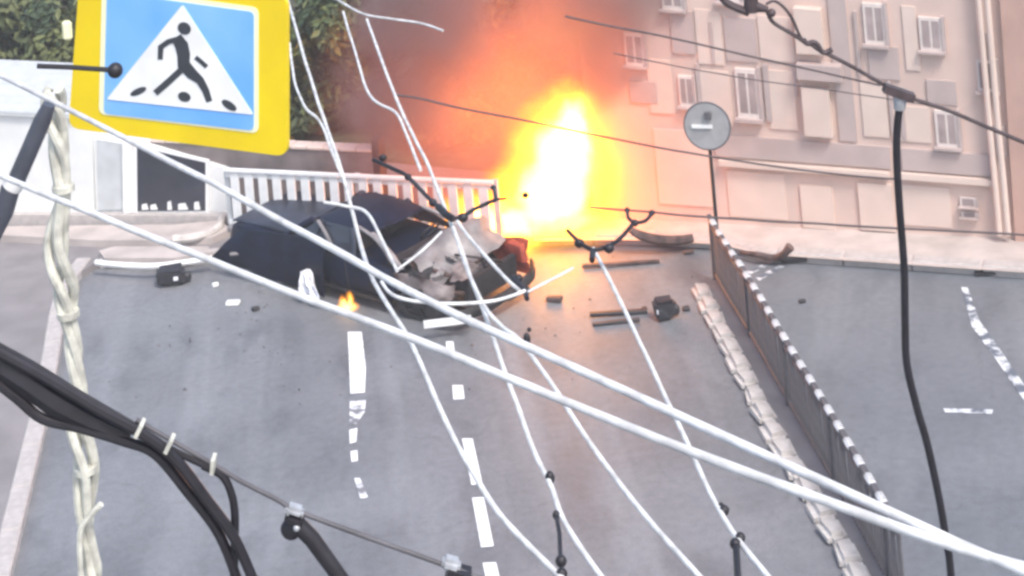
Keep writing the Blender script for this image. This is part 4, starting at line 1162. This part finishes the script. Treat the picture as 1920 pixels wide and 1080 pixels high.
# dark cable run, bottom left
D = 5.6
dr = thing('cable_run', 'dark bundle of cables entering at bottom left under white ties', 'cable', at(262, 803, D))
def dc_(name, pts, r_, m=M_CABLED, dd=D):
    q = [at(x, y, dd) for x, y in pts]
    if isinstance(r_, list): q, r_ = smooth_path(q, r_, 6)
    else: q = run_on(smooth_path(q, sub=6), pts, 2.5)
    return put(name, *tubevf(q, r_, 8), m, dr, True)
dc_('sleeve', [(-40, 660), (40, 705), (110, 752), (180, 790), (245, 818)], [.034, .046, .049, .038, .022], dd=D + .02)
dc_('cable', [(-40, 628), (60, 682), (150, 738), (255, 800), (320, 842), (400, 880)], .010)
dc_('cable', [(-40, 640), (80, 705), (180, 765), (270, 815), (330, 862), (390, 940), (440, 1010), (480, 1100)], .017, dd=D - .02)
dc_('cable', [(-40, 690), (30, 745), (80, 785), (150, 802), (230, 826), (290, 850), (350, 920), (410, 1000), (450, 1100)], .016)
dc_('cable', [(330, 858), (370, 905), (410, 960), (436, 1000)], .009)
dc_('cable', [(380, 872), (415, 890), (432, 920), (440, 960), (440, 1020), (438, 1100)], .013)
for (x, y, a) in ((262, 803, 32), (318, 832, 32), (400, 870, 10)):
    M = Matrix.Translation(at(x, y, D - .035)) @ Matrix.Rotation(R(a), 4, 'Y')
    put('tie', *boxvf(0, 0, 0, .012, .05, .044, M), M_CABLEC, dr)
wire('hanger_cable', 'dark grey wire running from the dark bundle along the bottom edge', [(255, 788), (330, 832), (400, 872), (455, 905), (520, 938), (560, 960), (700, 1012), (850, 1066), (960, 1105)], .0075, M_FENCE, depth=D)
hc = thing('hanger_clamp', 'dark hinged clamp with a thick arm at the bottom edge', 'fitting', at(552, 972, D), 'dark fittings on the wires')
jw = bevbox(.06, .05, .034, .01, 2)
JM = Matrix.Translation(at(552, 958, D)) @ Matrix.Rotation(R(22), 4, 'Y')
put('jaw', [JM @ p for p in jw[0]], jw[1], M_STEEL, hc, True, 50)
JM = Matrix.Translation(at(552, 972, D - .01)) @ Matrix.Rotation(R(22), 4, 'Y')
put('jaw', [JM @ p for p in jw[0]], jw[1], M_IRON, hc, True, 50)
put('ring', *spherevf(at(546, 992, D), .034, 12, 8, (1, .6, 1)), M_IRON, hc, True)
put('bolt', *spherevf(at(556, 990, D - .03), .011, 8, 6), M_STEEL, hc, True)
put('arm', *tubevf([at(560, 985, D), at(585, 1010, D), at(650, 1100, D)], [.026, .026, .024], 10), M_IRON, hc, True)
h2 = thing('hanger_clamp', 'small dark clamp with pale top at bottom edge left of centre', 'fitting', at(850, 1060, D), 'dark fittings on the wires')
JM = Matrix.Translation(at(846, 1056, D)) @ Matrix.Rotation(R(20), 4, 'Y')
put('jaw', [JM @ p for p in jw[0]], jw[1], M_STEEL, h2, True, 50)
put('body', *boxvf(0, 0, 0, .075, .06, .06, Matrix.Translation(at(858, 1084, D)) @ Matrix.Rotation(R(20), 4, 'Y')), M_IRON, h2)
# upper right
U = 7.5
ur = thing('looped_wire', 'brown wire with insulator and twisted loop across the upper right', 'cable', at(1548, 98, U))
def uc(name, pts, r_, m=M_CABLEB):
    return put(name, *tubevf(run_on(smooth_path([at(x, y, U) for x, y in pts], sub=6), pts, 5.0), r_, 8), m, ur, True)
uc('wire', [(1438, 20), (1450, 42), (1490, 66), (1510, 80), (1522, 84), (1533, 92), (1545, 98), (1600, 126), (1690, 176), (1780, 208), (1860, 242), (1980, 292)], .0085)
uc('loop', [(1436, 8), (1452, 2), (1470, 14), (1486, 36), (1498, 64), (1508, 79)], .0065)
uc('twist', [(1506, 74), (1514, 82), (1524, 79), (1533, 84), (1540, 96), (1550, 98), (1560, 92)], .011)
uc('insulator', [(1340, -22), (1362, 4), (1385, 16), (1404, 24)], .017)
put('insulator', *tubevf([at(1408, -14, U), at(1408, 22, U)], .030, 12), M_CABLEB, ur, True)
put('insulator', *tubevf([at(1415, 12, U), at(1440, 18, U)], [.024, .012], 10), M_CABLEB, ur, True)
put('knob', *spherevf(at(1447, 24, U), .018, 10, 7), M_CABLEB, ur, True)
hd = thing('hanging_cable', 'thick dark cable hanging down from a clamp at the upper right', 'cable', at(1690, 180, U))
put('cable', *tubevf(smooth_path([at(x, y, U - .02) for x, y in ((1692, 180), (1684, 220), (1681, 285), (1686, 380), (1695, 500), (1697, 600), (1700, 680), (1718, 760), (1738, 830), (1758, 920), (1772, 1000), (1785, 1110), (1800, 1500))], sub=6), .0165, 10), M_CABLED, hd, True)
put('clamp', *boxvf(0, 0, 0, .13, .05, .035, Matrix.Translation(at(1685, 174, U - .03)) @ Matrix.Rotation(R(24), 4, 'Y')), M_CABLEB, hd)
put('socket', *tubevf([at(1688, 170, U - .02), at(1686, 205, U - .02)], [.035, .024], 10), M_STEEL, hd, True)
put('bolt', *spherevf(at(1706, 183, U - .04), .018, 8, 6), M_CABLEB, hd, True)

# ------------------------------------------------------------------ the hazy, smoky air
hv, hf = boxvf(0, 12, 6, 124, 110, 14)
hm = bpy.data.materials.new('haze'); hm.use_nodes = True
for n_ in list(hm.node_tree.nodes):
    if n_.type == 'BSDF_PRINCIPLED': hm.node_tree.nodes.remove(n_)
pv = hm.node_tree.nodes.new('ShaderNodeVolumePrincipled')
pv.inputs['Color'].default_value = (.95, .93, .93, 1)
pv.inputs['Density'].default_value = 0.0022
ho = [n_ for n_ in hm.node_tree.nodes if n_.type == 'OUTPUT_MATERIAL'][0]
hm.node_tree.links.new(pv.outputs[0], ho.inputs['Volume'])
struct(put('haze', hv, hf, hm), 'stuff')

# fine scatter of broken glass and plastic round the wreck
rnd = random.Random(3)
V, F = [], []
for k in range(170):
    a = rnd.uniform(0, 6.28); rr = 1.2 + abs(rnd.gauss(0, 1.3))
    c = gnd(720, 590) + Vector((math.cos(a) * rr * 1.5, math.sin(a) * rr * .8, 0.0))
    sz = rnd.uniform(.012, .04)
    b1 = [c + Vector((rnd.uniform(-1, 1) * sz, rnd.uniform(-1, 1) * sz, .006)) for _ in range(3)]
    n0 = len(V); V += b1 + [c + Vector((0, 0, .006 + sz * .6))]
    F += [(n0, n0 + 1, n0 + 2), (n0, n0 + 1, n0 + 3), (n0 + 1, n0 + 2, n0 + 3), (n0, n0 + 2, n0 + 3)]
o = struct(put('broken_glass', V, F, M_ENG), 'stuff')
tag(o, 'fine scatter of broken glass and plastic around the wrecked car', 'debris')
